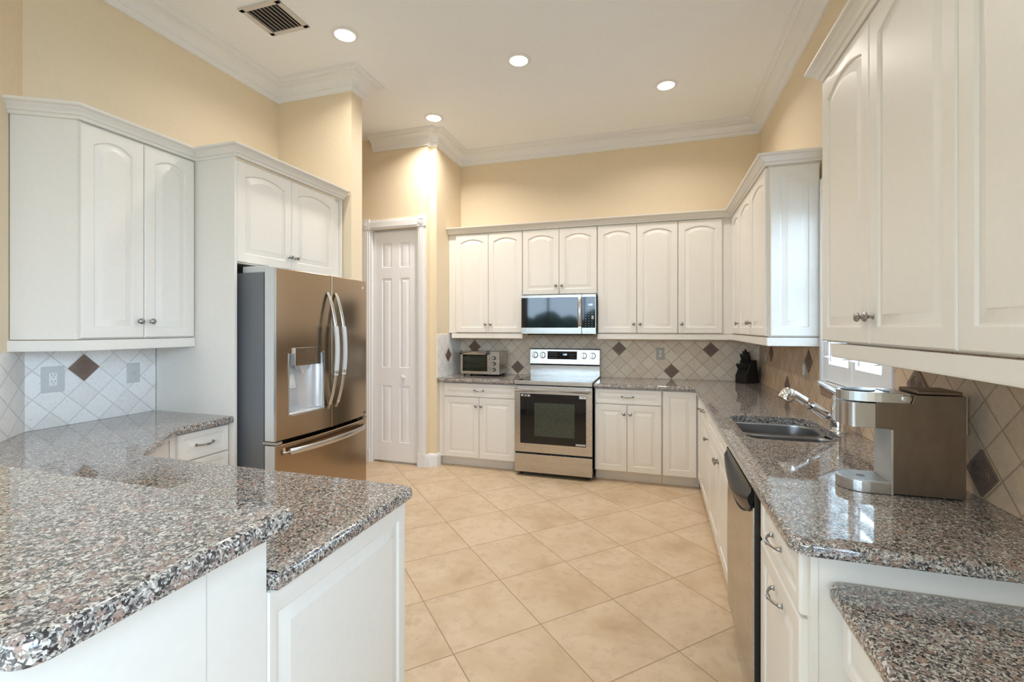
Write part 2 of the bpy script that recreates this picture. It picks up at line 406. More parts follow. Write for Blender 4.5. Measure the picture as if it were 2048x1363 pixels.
BB = [(0, 0), (.016, 0), (.016, .095), (.012, .108), (.012, .118), (.006, .130), (0, .132)]
struct('baseboard_niche', sweep(B(), [(XN, 4.43), (XN, 4.36), (-2.245, 4.36), (-2.245, YD), (-2.262, YD)], BB), 'trim')
struct('baseboard_hall', sweep(B(), [(-3.04, YD), (-4.6, YD), (-4.6, YS+.14), (XS, YS+.14), (XS, YS)], BB), 'trim')
struct('baseboard_rear', sweep(B(), [(W3[1]+.0, YR), (XR, YR), (XR, 1.2)], BB), 'trim')

# pantry door with casing
cs = B()
def casing_leg(x0, x1):
    bx(cs, x0, x1, YD-.016, YD, .14, 2.475, .003); bx(cs, x0+.018, x1-.018, YD-.022, YD-.010, .14, 2.475, .003)
    bx(cs, x0-.004, x1+.004, YD-.024, YD, 0, .14, .004)
    bx(cs, x0-.005, x1+.005, YD-.026, YD, 2.475, 2.585, .004)
    lathe(cs, [(.034, 0), (.034, .004), (.027, .005), (.027, .002), (.014, .002), (.012, .006), (0, .007)], ((x0+x1)/2, YD-.026, 2.53), (0, -1, 0), 20)
casing_leg(-3.035, -2.925); casing_leg(-2.345, -2.262)
bx(cs, -2.93, -2.34, YD-.016, YD, 2.475, 2.575, .003); bx(cs, -2.93, -2.34, YD-.023, YD-.01, 2.495, 2.555, .003)
bx(cs, -2.93, -2.34, YD+.10, YD+.12, 2.45, 2.475); bx(cs, -2.925, -2.905, YD, YD+.12, 0, 2.475); bx(cs, -2.365, -2.345, YD, YD+.12, 0, 2.475)
struct('trim_3', cs, 'trim')
def raised(bm, x0, x1, z0, z1, y, dep=.009, bw=.026, rise=0.0, n=14):
    """a raised and fielded panel in the plane y (front towards -y): ring list from edge inwards"""
    def loop(ins, yy):
        a, b = x0+ins, x1-ins; c = z0+ins; w = (x1-x0)/2; cx = (x0+x1)/2
        pts = [(a, c), (b, c)]
        for k in range(n+1):
            x = b + (a-b)*k/n; t = (x-cx)/(w-ins) if w > ins else 0
            pts.append((x, z1-ins - rise*min(1, (t/.97)**2) if rise else z1-ins))
        return [bm.verts.new((x, yy, z)) for x, z in pts]
    L = [loop(0, y), loop(.003, y+.002), loop(.005, y+dep*.9), loop(.011, y+dep), loop(.011+bw, y+dep*.25), loop(.0125+bw, y+.0008), loop(.0155+bw, y+.0003)]
    for a, b in zip(L, L[1:]):
        m = len(a)
        for k in range(m): bm.faces.new((a[k], a[(k+1) % m], b[(k+1) % m], b[k]))
    bm.faces.new(L[-1]); return L[0]
def panel_slab(bm, x0, x1, z0, z1, y0, th, openings, n=14, eb=.005):
    """slab front at y0 (towards -y), thickness th, with raised panels let in. openings: (x0,x1,z0,z1,rise)"""
    tb = bmesh.new()
    outer = [(x0+eb, z0+eb), (x1-eb, z0+eb), (x1-eb, z1-eb), (x0+eb, z1-eb)]
    ov = [tb.verts.new((x, y0, z)) for x, z in outer]
    es = [tb.edges.new((ov[i], ov[(i+1) % 4])) for i in range(4)]
    for (a, b, c, d, r) in openings:
        lp = raised(tb, a, b, c, d, y0, rise=r, n=n)
        for i in range(len(lp)):
            e = tb.edges.get((lp[i], lp[(i+1) % len(lp)])); es.append(e)
    bmesh.ops.triangle_fill(tb, edges=es, use_beauty=True)
    mid = [tb.verts.new((x, y0+eb*.7, z)) for x, z in [(x0+.001, z0+.001), (x1-.001, z0+.001), (x1-.001, z1-.001), (x0+.001, z1-.001)]]
    bk = [tb.verts.new((x, y0+th, z)) for x, z in [(x0, z0), (x1, z0), (x1, z1), (x0, z1)]]
    md2 = [tb.verts.new((x, y0+eb*1.5, z)) for x, z in [(x0, z0), (x1, z0), (x1, z1), (x0, z1)]]
    for A, C in ((ov, mid), (mid, md2), (md2, bk)):
        for i in range(4): tb.faces.new((A[i], A[(i+1) % 4], C[(i+1) % 4], C[i]))
    tb.faces.new(bk)
    bmesh.ops.recalc_face_normals(tb, faces=tb.faces)
    merge(bm, tb); return bm
bm = B(); dx0, dx1 = -2.903, -2.367; cx = (dx0+dx1)/2
ops = []
for a, b in ((dx0+.10, cx-.045), (cx+.045, dx1-.10)):
    ops += [(a, b, .22, .82, 0), (a, b, 1.01, 1.96, 0), (a, b, 2.07, 2.33, 0)]
panel_slab(bm, dx0, dx1, .02, 2.455, YD+.035, .034, ops)
d1 = struct('door_1', bm, 'door')
kb = B(); lathe(kb, [(.012, 0), (.009, .008), (.009, .016), (.018, .022), (.022, .030), (.018, .038), (0, .042)], (cx+.10, YD+.035, .915), (0, -1, 0), 20)
obj('door_knob', kb, 'plastic_white', d1)

# ------------------------------------------------------------------ windows
bm = B(); y0, y1, z0, z1 = W1
for a, b, c, d in ((y0-.075, y0, z0-.0, z1+.075), (y1, y1+.035, z0-.0, z1+.075), (y0, y1, z1, z1+.075)):
    bx(bm, XR-.018, XR, a, b, c, d, .004)
for a, b, c, d in ((y0-.0, y0+.02, z0, z1), (y1-.02, y1, z0, z1), (y0, y1, z1-.02, z1), (y0, y1, z0-.02, z0)):
    bx(bm, XR-.002, XR+.10, a, b, c, d, .002)
bx(bm, XR-.030, XR+.005, y0-.075, y1+.035, z0-.028, z0, .004)
for a, b, c, d in ((y0+.02, y0+.05, z0, z1), (y1-.05, y1-.02, z0, z1), (y0+.02, y1-.02, z0, z0+.04), (y0+.02, y1-.02, z1-.05, z1-.02), (y0+.02, y1-.02, 1.68, 1.71)):
    bx(bm, XR+.080, XR+.10, a, b, c, d, .002)
w1 = struct('window_1', bm, 'trim')
obj('glass_pane', bx(B(), XR+.088, XR+.092, y0+.03, y1-.03, z0+.02, z1-.03), 'glass', w1)
def shutter(ya, yb, label):
    t = thing('plantation_shutter', label, 'shutter', (XR+.012, (ya+yb)/2, z0), 0, 'shutters of the sink window')
    h = z1-.02-z0; w = yb-ya; f = B()
    for a, b in ((-w/2, -w/2+.045), (w/2-.045, w/2)): bx(f, -.012, .014, a+.001, b-.001, .002, h, .003)
    bx(f, -.012, .014, -w/2+.045, w/2-.045, .002, .105, .003); bx(f, -.012, .014, -w/2+.045, w/2-.045, h-.10, h, .003)
    obj('shutter_frame', f, 'trim', t)
    n = 10; s = (h-.205)/n; e = w/2-.047
    for k in range(n):
        lb = B(); tube(lb, [(0, -e, 0), (0, e, 0)], .042, 12, sq=(1, .11))
        xf(lb, Matrix.Rotation(math.radians(-6), 4, 'Y'))
        o = obj('louver', lb, 'trim', t, (.002, 0, .105+s*(k+.5)))
    obj('tilt_rod', bx(B(), -.048, -.040, -.006, .006, .13, h-.12, .002), 'trim', t)
shutter(y0+.021, (y0+y1)/2-.002, 'white louvered shutter on the sink window, the half nearer the coffee maker')
shutter((y0+y1)/2+.002, y1-.021, 'white louvered shutter on the sink window, the half beside the far wall cabinets')
def bigwin(name, x0, x1, ya, yb, za, zb, along, splits):
    f = B(); t = .05
    if along == 'y':
        for s in splits: bx(f, x0, x1, s-t/2, s+t/2, za, zb, .003)
        bx(f, x0, x1, ya, yb, za, za+t, .003); bx(f, x0, x1, ya, yb, zb-t, zb, .003)
        o = struct(name, f, 'darkframe'); obj('glass_pane', bx(B(), (x0+x1)/2-.003, (x0+x1)/2+.003, ya, yb, za+t, zb-t), 'glass', o)
    else:
        for s in splits: bx(f, s-t/2, s+t/2, ya, yb, za, zb, .003)
        bx(f, x0, x1, ya, yb, za, za+t, .003); bx(f, x0, x1, ya, yb, zb-t, zb, .003)
        o = struct(name, f, 'darkframe'); obj('glass_pane', bx(B(), x0, x1, (ya+yb)/2-.003, (ya+yb)/2+.003, za+t, zb-t), 'glass', o)
bigwin('window_2', XR+.04, XR+.08, W2[0], W2[1], W2[2], W2[3], 'y', [W2[0]+.025, -2.2, -.8, W2[1]-.025])
bigwin('window_3', W3[0], W3[1], YR-.08, YR-.04, 0, W3[3], 'x', [W3[0]+.025, -4.1, -3.0, -1.95, W3[1]-.025])

# ------------------------------------------------------------------ backsplashes
def accent(parent, p, d):
    """relief tile, centre p on the wall, facing d"""
    s = .104; bm = B()
    tb = bmesh.new(); bx(tb, -s/2, s/2, -.006, 0, -s/2, s/2, .002)
    for r0 in (.040, .029, .019, .010):
        lathe(tb, [(r0, .0055), (r0, .0075), (r0-.002, .0085), (r0-.005, .0075), (r0-.0055, .0055)], (0, 0, 0), (0, -1, 0), 28, cap=False)
    for k in range(8):
        a = 2*PI*k/8; lathe(tb, [(.003, .005), (.003, .008), (0, .009)], (.0235*math.cos(a), 0, .0235*math.sin(a)), (0, -1, 0), 8)
    bmesh.ops.transform(tb, matrix=Matrix.Rotation(PI/4, 4, 'Y'), verts=tb.verts)
    merge(bm, tb); d = Vector(d); ang = math.atan2(d.x, -d.y)
    xf(bm, Matrix.Translation(Vector(p)) @ Matrix.Rotation(ang, 4, 'Z'))
    return obj('accent_tile', bm, 'bronze', parent, label='dark bronze relief tile')
ZS0, ZS1 = .915, 1.365
T = .009
bk = tag(obj('backsplash', bx(B(), XN+T, XR-T, YB-T, YB-.0005, ZS0, 1.40), 'tile_back', smooth=False), 'beige stone diamond tile backsplash on the back wall behind the range', 'backsplash')
for i, j in ((0, 0), (7, -3), (12, 0), (-15, -3), (-22, 0)):
    accent(bk, (-.372+i*HT, YB-T, 1.216+j*HT), (0, -1, 0))
rb = B()
bx(rb, XR-T, XR-.0005, 3.226, YB-T, ZS0, 1.40); bx(rb, XR-T, XR-.0005, 1.30, 2.324, ZS0, 1.40)
bx(rb, XR-T, XR-.0005, 2.324, 3.226, ZS0, 1.03)
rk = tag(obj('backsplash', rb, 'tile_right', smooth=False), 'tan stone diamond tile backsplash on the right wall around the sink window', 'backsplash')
for i, j in ((14, 0), (20, -3), (7, -3), (0, 0), (-18, 0), (-23, -3)):
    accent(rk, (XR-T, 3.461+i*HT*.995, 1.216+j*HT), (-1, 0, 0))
obj('sill_tile_border', bx(B(), XR-.014, XR-.0005, 2.325, 3.225, 1.032, 1.088, .003), 'silltile', rk, label='brown mosaic border tiles')
lb = B(); bx(lb, XW+.0005, XW+T, 1.494, 2.130, ZS0, 1.319)
a = math.sqrt(.5)
def diag(s, o): return (XW+s*a+o*a, 1.49-s*a+o*a)
prism(lb, [diag(0.004, .0005), diag(.93, .0005), diag(.93, T), diag(0.0, T)], ZS0, 1.319)
lk = tag(obj('backsplash', lb, 'tile_left', smooth=False), 'stone diamond tile backsplash lightened for daylight under the wall cabinet left of the refrigerator', 'backsplash')
accent(lk, (XW+T, 1.745, 1.216), (1, 0, 0))
nb = tag(obj('backsplash', bx(B(), XN+.0005, XN+T, 4.363, YB-T, ZS0, 1.365), 'tile_niche', smooth=False), 'narrow tile backsplash lightened for daylight on the side wall left of the toaster oven', 'backsplash')
accent(nb, (XN+T, 4.62, 1.142), (1, 0, 0))

# ------------------------------------------------------------------ cabinets
def door_mesh(w, h, rise, fw=.054, th=.019):
    bm = B(); panel_slab(bm, 0, w, 0, h, -th, th, [(fw, w-fw, fw, h-fw, rise)]); return bm
def knob_mesh():
    return lathe(B(), [(.0085, 0), (.0085, .002), (.0055, .005), (.005, .013), (.009, .017), (.0145, .020), (.0155, .024), (.012, .029), (.007, .031), (0, .0315)], (0, 0, 0), (0, -1, 0), 20)
def pull_mesh(w=.10):
    bm = B(); n = 16; pts = []; rs = []
    for k in range(n+1):
        t = k/n; x = (t-.5)*w; out = .008+.020*math.sin(PI*t)**.7
        pts.append((x, -out, -.003*math.sin(PI*t))); rs.append(.0036+.0022*math.exp(-((t-.5)/.10)**2)+.0022*(abs(t-.5)*2)**6)
    tube(bm, pts, rs, 10)
    for s in (-1, 1):
        lathe(bm, [(.0085, 0), (.0085, .002), (.006, .005), (.005, .010)], (s*w/2, 0, 0), (0, -1, 0), 14)
        lathe(bm, [(0, 0), (.006, .002), (.0065, .005), (0, .010)], (s*(w/2-.003), -.007, 0), (s, -.4, 0), 12)
    for k in (-1, 0, 1): lathe(bm, [(.0045, -.0012), (.0066, 0), (.0045, .0012)], (k*.007, -.0278, -.003), (1, 0, 0), 12)
    return bm
KN, PU = None, None
def knob(parent, x, z):
    global KN
    if KN is None: KN = obj('knob', knob_mesh(), 'nickel', parent, (x, -.019, z)); return KN
    o = KN.copy(); COL.objects.link(o); o.parent = parent; o.location = (x, -.019, z); return o
def pull(parent, x, z):
    global PU
    if PU is None: PU = obj('pull_handle', pull_mesh(), 'nickel', parent, (x, -.019, z)); return PU
    o = PU.copy(); COL.objects.link(o); o.parent = parent; o.location = (x, -.019, z); return o
def cabinet(name, label, loc, rz, w, z0, z1, depth, doors=(), drawers=(), group=None, toe=False, rail=False, body_ext=None, cat='cabinet'):
    """local frame: x to the right seen from the front, front face frame at y=0 (doors stick out to -y)"""
    t = thing(name, label, cat, loc, rz, group); b = B()
    bx(b, 0.0005, w-.0005, .0, depth, z0, z1)
    if body_ext: body_ext(b)
    obj('body', b, 'cab', t, smooth=False)
    if toe: obj('toe_kick', bx(B(), .0005, w-.0005, .075, depth, .0, z0), 'cab', t, smooth=False)
    for (x0, x1, a, c, rise, kx, kz, kind) in doors:
        d = obj('door', door_mesh(x1-x0-.003, c-a, rise), 'cab', t, (x0+.0015, 0, a))
        if kind == 'knob': knob(d, kx-x0, kz-a)
        elif kind == 'pull': pull(d, kx-x0, kz-a)
    for (x0, x1, a, c, hn) in drawers:
        d = obj('drawer', door_mesh(x1-x0-.003, c-a, 0, .030), 'cab', t, (x0+.0015, 0, a))
        if hn: pull(d, (x1-x0)/2-.0015, (c-a)/2)
    return t
UB, UT = 1.382, 2.445          # wall cabinet doors bottom and top
YU = 4.66; RI = .034
def ud(x0, x1, side, a=UB, c=UT-.008, rise=RI):
    kx = {'L': x0+.03, 'R': x1-.03}[side]
    return (x0, x1, a, c, rise, kx, a+.088, 'knob')
cabinet('kitchen_cabinet', 'white two-door wall cabinet above the toaster oven', (XN+.002, YU, 0), 0, .84, UB-.004, UT, YB-YU-.011,
        [ud(.085, .463, 'R'), ud(.463, .838, 'L')], group='wall cabinets')
cabinet('kitchen_cabinet', 'short white two-door cabinet directly above the microwave', (-1.327, YU, 0), 0, .767, 1.768, UT, YB-YU-.002,
        [ud(.002, .385, 'R', 1.772), ud(.385, .765, 'L', 1.772)], group='wall cabinets')
cabinet('kitchen_cabinet', 'white two-door wall cabinet right of the microwave, above the wall outlet', (-.559, YU, 0), 0, .753, UB-.004, UT, YB-YU-.011,
        [ud(.004, .378, 'R'), ud(.378, .753, 'L')], group='wall cabinets')
cabinet('kitchen_cabinet', 'white single-door corner wall cabinet on the back wall near the knife block', (.195, YU, 0), 0, .475, UB-.004, UT, YB-YU-.011,
        [ud(.0, .384, 'L')], group='wall cabinets')
XU = .67; R90 = -PI/2
# right wall run: local x runs towards the camera
cabinet('kitchen_cabinet', 'white single-door wall cabinet in the right corner above the knife block', (XU, 4.66, 0), R90, .44, UB-.004, UT, XR-XU-.011,
        [ud(.06, .44, 'R')], group='wall cabinets')
fc = cabinet('kitchen_cabinet', 'white wall cabinet by the sink window with a brightly lit arched end panel', (XU, 4.22, 0), R90, .97, UB-.004, UT, XR-XU-.011,
        [ud(.0, .48, 'R'), ud(.48, .955, 'L')], group='wall cabinets')
ep = door_mesh(XR-XU-.016, UT-UB-.012, .034, .055, .014)
o = obj('end_panel', ep, 'cab', fc, (.971, .005, UB), label='arched end panel'); o.rotation_euler = (0, 0, PI/2); o.location = (.971+.0, .005, UB)
cabinet('kitchen_cabinet', 'large white two-door wall cabinet above the coffee maker', (XU, 2.21, 0), R90, .90, UB-.004, UT, XR-XU-.011,
        [ud(.0, .444, 'R'), ud(.444, .90, 'L')], group='wall cabinets')
cabinet('kitchen_cabinet', 'large white wall cabinet cut by the right edge of the photo', (XU, 1.308, 0), R90, .92, UB-.004, UT, XR-XU-.011,
        [ud(.0, .46, 'R'), ud(.46, .92, 'L')], group='wall cabinets')
# cabinet crowns (profile outwards to the left of the path) and light rails
CC = [(-.03, UT), (.0, UT), (.004, UT+.004), (.006, UT+.014), (.014, UT+.018), (.018, UT+.030), (.030, UT+.038), (.034, UT+.046), (.046, UT+.050), (.050, UT+.056), (.050, UT+.064), (-.03, UT+.064)]
LR = [(.0, 1.326), (.006, 1.320), (.012, 1.322), (.014, 1.330), (.014, UB-.008), (.0, UB-.008)]
def mould(path, prof, name, label, cat):
    return tag(obj(name, sweep(B(), path, prof), 'cab'), label, cat)
e = .02
mould([(XR-.002, 3.25-.014), (XU-e, 3.25-.014), (XU-e, YU-e), (XN+.002, YU-e)], CC, 'cabinet_crown', 'white crown moulding along the tops of the far corner wall cabinets', 'moulding')
mould([(XU-e, .39), (XU-e, 2.21), (XR-.002, 2.21)], CC, 'cabinet_crown', 'white crown moulding on the large cabinets above the coffee maker', 'moulding')
mould([(XR-.012, 3.252), (XU+.002, 3.252), (XU+.002, YU+.002), (-.557, YU+.002)], LR, 'light_rail', 'white rail under the cabinets from the microwave round to the window', 'moulding')
mould([(-1.329, YU+.002), (XN+.04, YU+.002)], LR, 'light_rail', 'white rail under the wall cabinet above the toaster oven', 'moulding')
mould([(XU+.002, .39), (XU+.002, 2.115), (XR-.012, 2.115)], LR, 'light_rail', 'deep white rail under the large cabinets above the coffee maker', 'moulding')

# left wall cabinet with angled side
XLU = -2.69; L90 = PI/2
def ext_left(b):
    # angled side: from the near front corner back to the diagonal wall (local x along +Y, y towards -X)
    prism(b, [(0.0, 0.0), (0.0, .32), (-.04, .313), (-.137, .228)], UB-.004, UT)
lc = cabinet('kitchen_cabinet', 'white two-door wall cabinet left of the refrigerator with an angled side', (XLU, 1.53, 0), L90, .601, UB-.004, UT, XLU-XW-.011,
        [ud(.004, .300, 'R'), ud(.300, .590, 'L')], group='wall cabinets', body_ext=ext_left)
# the room lies to the right of these paths walked away from the camera, so they are walked towards it
mould([(-2.355, 3.118), (-2.355, 2.128), (XLU+e, 2.128), (XLU+e, 1.53), (-2.93, 1.372)], CC, 'cabinet_crown', 'white crown moulding over the refrigerator and left wall cabinets', 'moulding')
mould([(XLU-.002, 2.128), (XLU-.002, 1.535), (-2.925, 1.385)], LR, 'light_rail', 'white rail under the wall cabinet left of the refrigerator', 'moulding')

# refrigerator surround
XF = -2.375
pn = bx(B(), XW+.011, XF, 2.132, 2.150, 0, UT, .001)
tag(obj('refrigerator_side_panel', pn, 'cab', smooth=False), 'tall plain white panel standing left of the refrigerator', 'panel')
fcab = cabinet('kitchen_cabinet', 'white two-door cabinet above the refrigerator', (XF-.02, 2.151, 0), L90, .948, 1.822, UT, .60,
        [(.0, .436, 1.828, UT-.008, .034, .436-.028, 1.828+.085, 'knob'), (.436, .888, 1.828, UT-.008, .034, .436+.028, 1.828+.085, 'knob')], group='wall cabinets')
pf = bx(B(), XW+.011, XF, 3.100, 3.118, 0, UT, .001)
tag(obj('refrigerator_side_panel', pf, 'cab', smooth=False), 'tall white panel right of the refrigerator against the wall end', 'panel')

# base cabinets
ZB0, ZB1 = .10, .872
YC = 4.42
def bd(x0, x1, side, a=.106, c=.722, kind='knob'):
    kx = {'L': x0+.028, 'R': x1-.028, 'C': (x0+x1)/2}[side]; return (x0, x1, a, c, 0, kx, .64, kind)
cabinet('base_cabinet', 'white base cabinet with drawer and two doors under the toaster oven', (XN+.002, YC, 0), 0, .842, ZB0, ZB1, YB-YC-.01,
        [bd(.060, .450, 'R'), bd(.450, .838, 'L')], [(.060, .838, .728, .866, True)], 'base cabinets', True)
cabinet('base_cabinet', 'white base cabinet with drawer and two doors right of the range', (-.555, YC, 0), 0, .605, ZB0, ZB1, YB-YC-.01,
        [bd(.004, .297, 'R'), bd(.297, .600, 'L')], [(.004, .600, .728, .866, True)], 'base cabinets', True)
cabinet('base_cabinet', 'white narrow one-door corner base cabinet left of the sink run', (.052, YC, 0), 0, .317, ZB0, ZB1, YB-YC-.01,
        [(.004, .290, .106, .866, 0, 0, 0, '')], [], 'base cabinets', True)
XB = .369
cabinet('base_cabinet', 'white narrow base cabinet at the corner of the sink run, one tall door', (XB, 4.395, 0), R90, .275, ZB0, ZB1, XR-XB-.01,
        [(.004, .270, .106, .866, 0, .240, .76, 'knob')], [], 'base cabinets', True)
cabinet('base_cabinet', 'white base cabinet with drawer over door between corner and sink', (XB, 4.118, 0), R90, .568, ZB0, ZB1, XR-XB-.01,
        [bd(.002, .566, 'R')], [(.002, .566, .728, .866, True)], 'base cabinets', True)
cabinet('base_cabinet', 'white sink base cabinet with a pair of doors, beside the dishwasher', (XB, 3.548, 0), R90, 1.086, ZB0, ZB1-.0, .04,
        [bd(.002, .545, 'R'), bd(.545, 1.084, 'L')], [(.002, .545, .728, .866, False), (.545, 1.084, .728, .866, False)], 'base cabinets', True)
nc = cabinet('base_cabinet', 'white end cabinet nearest the camera with drawer and pull-out, by the desk', (XB, 1.838, 0), R90, .486, ZB0, ZB1, XR-XB-.01,
        [(.012, .480, .106, .690, 0, .26, .625, 'pull')], [(.012, .480, .700, .866, True)], 'base cabinets', True)
o = obj('end_panel', bx(B(), .487, .502, .0, XR-XB-.01, 0, ZB1, .001), 'cab', nc)
obj('side_trim', bx(B(), .487, .506, -.001, .016, 0, ZB1, .001), 'cab', nc)

# left run base cabinet, diagonal and peninsula
XBL = -2.43
cabinet('base_cabinet', 'white drawer base cabinet beside the refrigerator panel', (XBL, 1.79, 0), L90, .341, ZB0, ZB1, XBL-XW-.01,
        [], [(.03, .336, .716, .866, True), (.03, .336, .42, .712, True), (.03, .336, .106, .416, True)], 'base cabinets', True)
bm = B(); prism(bm, [(-2.432, 1.788), (-2.055, 1.352), (-2.2, 1.22), (-2.9, 1.42), (-2.9, 1.788)], ZB0, ZB1)
dc = tag(obj('corner_cabinet', bm, 'cab', smooth=False), 'white angled corner cabinet between the drawers and the peninsula', 'cabinet')
bm = B(); bx(bm, -2.05, -.812, .80, 1.345, ZB0, ZB1)
pc = thing('peninsula_cabinet', 'white peninsula cabinet with a raised end panel below the granite', 'cabinet', (0, 0, 0))
obj('body', bm, 'cab', pc, smooth=False)
obj('toe_kick', bx(B(), -2.05, -.83, .80, 1.28, 0, ZB0), 'cab', pc, smooth=False)
bm = B(); panel_slab(bm, 0, .569, 0, ZB1-.001, -.02, .02, [(.024, .532, .09, .815, 0)])
o = obj('end_panel', bm, 'cab', pc, (-.811, .793, 0)); o.rotation_euler = (0, 0, PI/2)
# raised bar wall
bw = thing('breakfast_bar', 'white panelled bar wall carrying the raised granite ledge', 'bar', (0, 0, 0))
obj('wall_body', bx(B(), -2.33, -.792, .652, .790, 0, 1.028, .001), 'cab', bw, smooth=False)
obj('support_panel', bx(B(), -.830, -.789, .20, .650, 0, 1.028, .002), 'cab', bw, smooth=False)

# ------------------------------------------------------------------ granite tops
def rounded(poly, rad, n=6):
    """poly: list of (x,y,radius or 0, wall-edge flag of the edge leaving this corner)"""
    out = []; m = len(poly)
    for i in range(m):
        x, y, r, f = poly[i]; p = Vector((x, y)); a = Vector(poly[i-1][:2]); b = Vector(poly[(i+1) % m][:2]); fprev = poly[i-1][3]
        if not r: out.append((p.x, p.y, f)); continue
        d1 = (a-p).normalized(); d2 = (b-p).normalized(); ang = d1.angle(d2); t = r/math.tan(ang/2)
        c = p + (d1+d2).normalized()*(r/math.sin(ang/2)); s = p+d1*t; e_ = p+d2*t
        a0 = math.atan2(s.y-c.y, s.x-c.x); a1 = math.atan2(e_.y-c.y, e_.x-c.x); da = (a1-a0+PI) % (2*PI)-PI
        for k in range(n+1):
            q = a0+da*k/n; out.append((c.x+r*math.cos(q), c.y+r*math.sin(q), f if k == n else 0))
    return out
def inset(pts, d):
    """inward offset of a counter-clockwise polygon; wall edges stay"""
    n = len(pts); res = []
    for i in range(n):
        p = Vector(pts[i][:2]); a = Vector(pts[i-1][:2]); b = Vector(pts[(i+1) % n][:2])
        d1 = (p-a).normalized(); d2 = (b-p).normalized(); n1 = Vector((-d1.y, d1.x)); n2 = Vector((-d2.y, d2.x))
        o1 = 0 if pts[i-1][2] else d; o2 = 0 if pts[i][2] else d
        den = d1.x*d2.y-d1.y*d2.x
        if abs(den) < 1e-4: res.append(p+n1*max(o1, o2) if o1 == o2 else p+n1*o1); continue
        q1 = p+n1*o1; q2 = p+n2*o2; t = ((q2.x-q1.x)*d2.y-(q2.y-q1.y)*d2.x)/den; res.append(q1+d1*t)
    return res
def slab(poly, zt, th, holes=(), er=.011):
    pts = rounded(poly, 0); bm = B(); zb = zt-th
    prof = [(.010, zb), (.003, zb+.003), (0, zb+.010), (0, zt-.016), (.002, zt-.008), (.006, zt-.003), (.012, zt)]
    rows = [[bm.verts.new((q.x, q.y, z)) for q in inset(pts, d)] for d, z in prof]
    n = len(pts)
    for A, C in zip(rows, rows[1:]):
        for i in range(n): bm.faces.new((A[i], A[(i+1) % n], C[(i+1) % n], C[i]))
    for row, z in ((rows[-1], zt), (rows[0], zb)):
        es = [bm.edges.get((row[i], row[(i+1) % n])) for i in range(n)]
        hv = []
        for h in holes:
            hvs = [bm.verts.new((x, y, z)) for x, y in h]; hv.append(hvs)
            es += [bm.edges.new((hvs[i], hvs[(i+1) % len(hvs)])) for i in range(len(hvs))]
        bmesh.ops.triangle_fill(bm, edges=es, use_beauty=True)
        if z == zt: top = hv
        else:
            for ht, hb in zip(top, hv):
                for i in range(len(ht)): bm.faces.new((ht[i], ht[(i+1) % len(ht)], hb[(i+1) % len(hb)], hb[i]))
    return bm
ZT = .914
def rrect(x0, x1, y0, y1, rs, n=8):
    out = []; cs_ = [(x0, y0, rs[0], PI), (x1, y0, rs[1], 1.5*PI), (x1, y1, rs[2], 0), (x0, y1, rs[3], .5*PI)]
    for x, y, r, a0 in cs_:
        cx_ = x+r if x == x0 else x-r; cy_ = y+r if y == y0 else y-r
        for k in range(n+1): q = a0+PI/2*k/n; out.append((cx_+r*math.cos(q), cy_+r*math.sin(q)))
    return out
SX0, SX1, SY0, SY1 = .412, .835, 2.43, 3.045
hole = rrect(SX0, SX1, SY0, SY1, (.07, .16, .11, .07))
g1 = slab([(-.562, 4.370, .006, 0), (.316, 4.370, .02, 0), (.316, 1.293, .05, 0), (XR-.001, 1.293, 0, 1), (XR-.001, YB-.001, 0, 1), (-.562, YB-.001, 0, 0)], ZT, .038, [hole])
tag(obj('countertop', g1, 'granite'), 'L-shaped polished granite countertop holding the sink and coffee maker', 'countertop')
g2 = slab([(XN+.001, 4.370, .004, 0), (-1.327, 4.370, .006, 0), (-1.327, YB-.001, 0, 1), (XN+.001, YB-.001, 0, 1)], ZT, .038)
tag(obj('countertop', g2, 'granite'), 'short granite countertop under the toaster oven', 'countertop')
g3 = slab([(XW+.001, 2.131, 0, 1), (XW+.001, 1.497, 0, 1), (-2.322, .793, 0, 1), (-.762, .793, .004, 0), (-.762, 1.378, .03, 0), (-2.03, 1.378, .08, 0), (-2.378, 1.79, .04, 0), (-2.378, 2.131, 0, 1)], ZT, .038)
tag(obj('countertop', g3, 'granite'), 'lower granite countertop running from the refrigerator panel along the peninsula', 'countertop')
g4 = slab([(-2.32, .340, 0, 0), (-.700, .340, .035, 0), (-.700, .787, .03, 0), (-2.32, .787, 0, 0)], 1.07, .040)
tag(obj('bar_countertop', g4, 'granite'), 'raised granite bar ledge in the left foreground', 'countertop')
g5 = slab([(.402, -.35, .03, 0), (XR-.001, -.35, 0, 1), (XR-.001, 1.334, 0, 0), (.402, 1.334, .03, 0)], .813, .040)
tag(obj('desk_countertop', g5, 'granite'), 'low granite desk top in the bottom right corner', 'countertop')
dk = thing('desk', 'white desk drawer unit under the low granite top', 'desk', (.445, 1.332, 0), R90)
obj('body', bx(B(), .0, 1.66, .0, XR-.446-.01, .61, .772), 'cab', dk, smooth=False)
for k in range(2):
    obj('drawer', door_mesh(.62, .140, 0, .026), 'cab', dk, (.03+k*.66, 0, .622))
obj('side_panel', bx(B(), 1.64, 1.66, .0, XR-.446-.01, 0, .61), 'cab', dk, smooth=False)

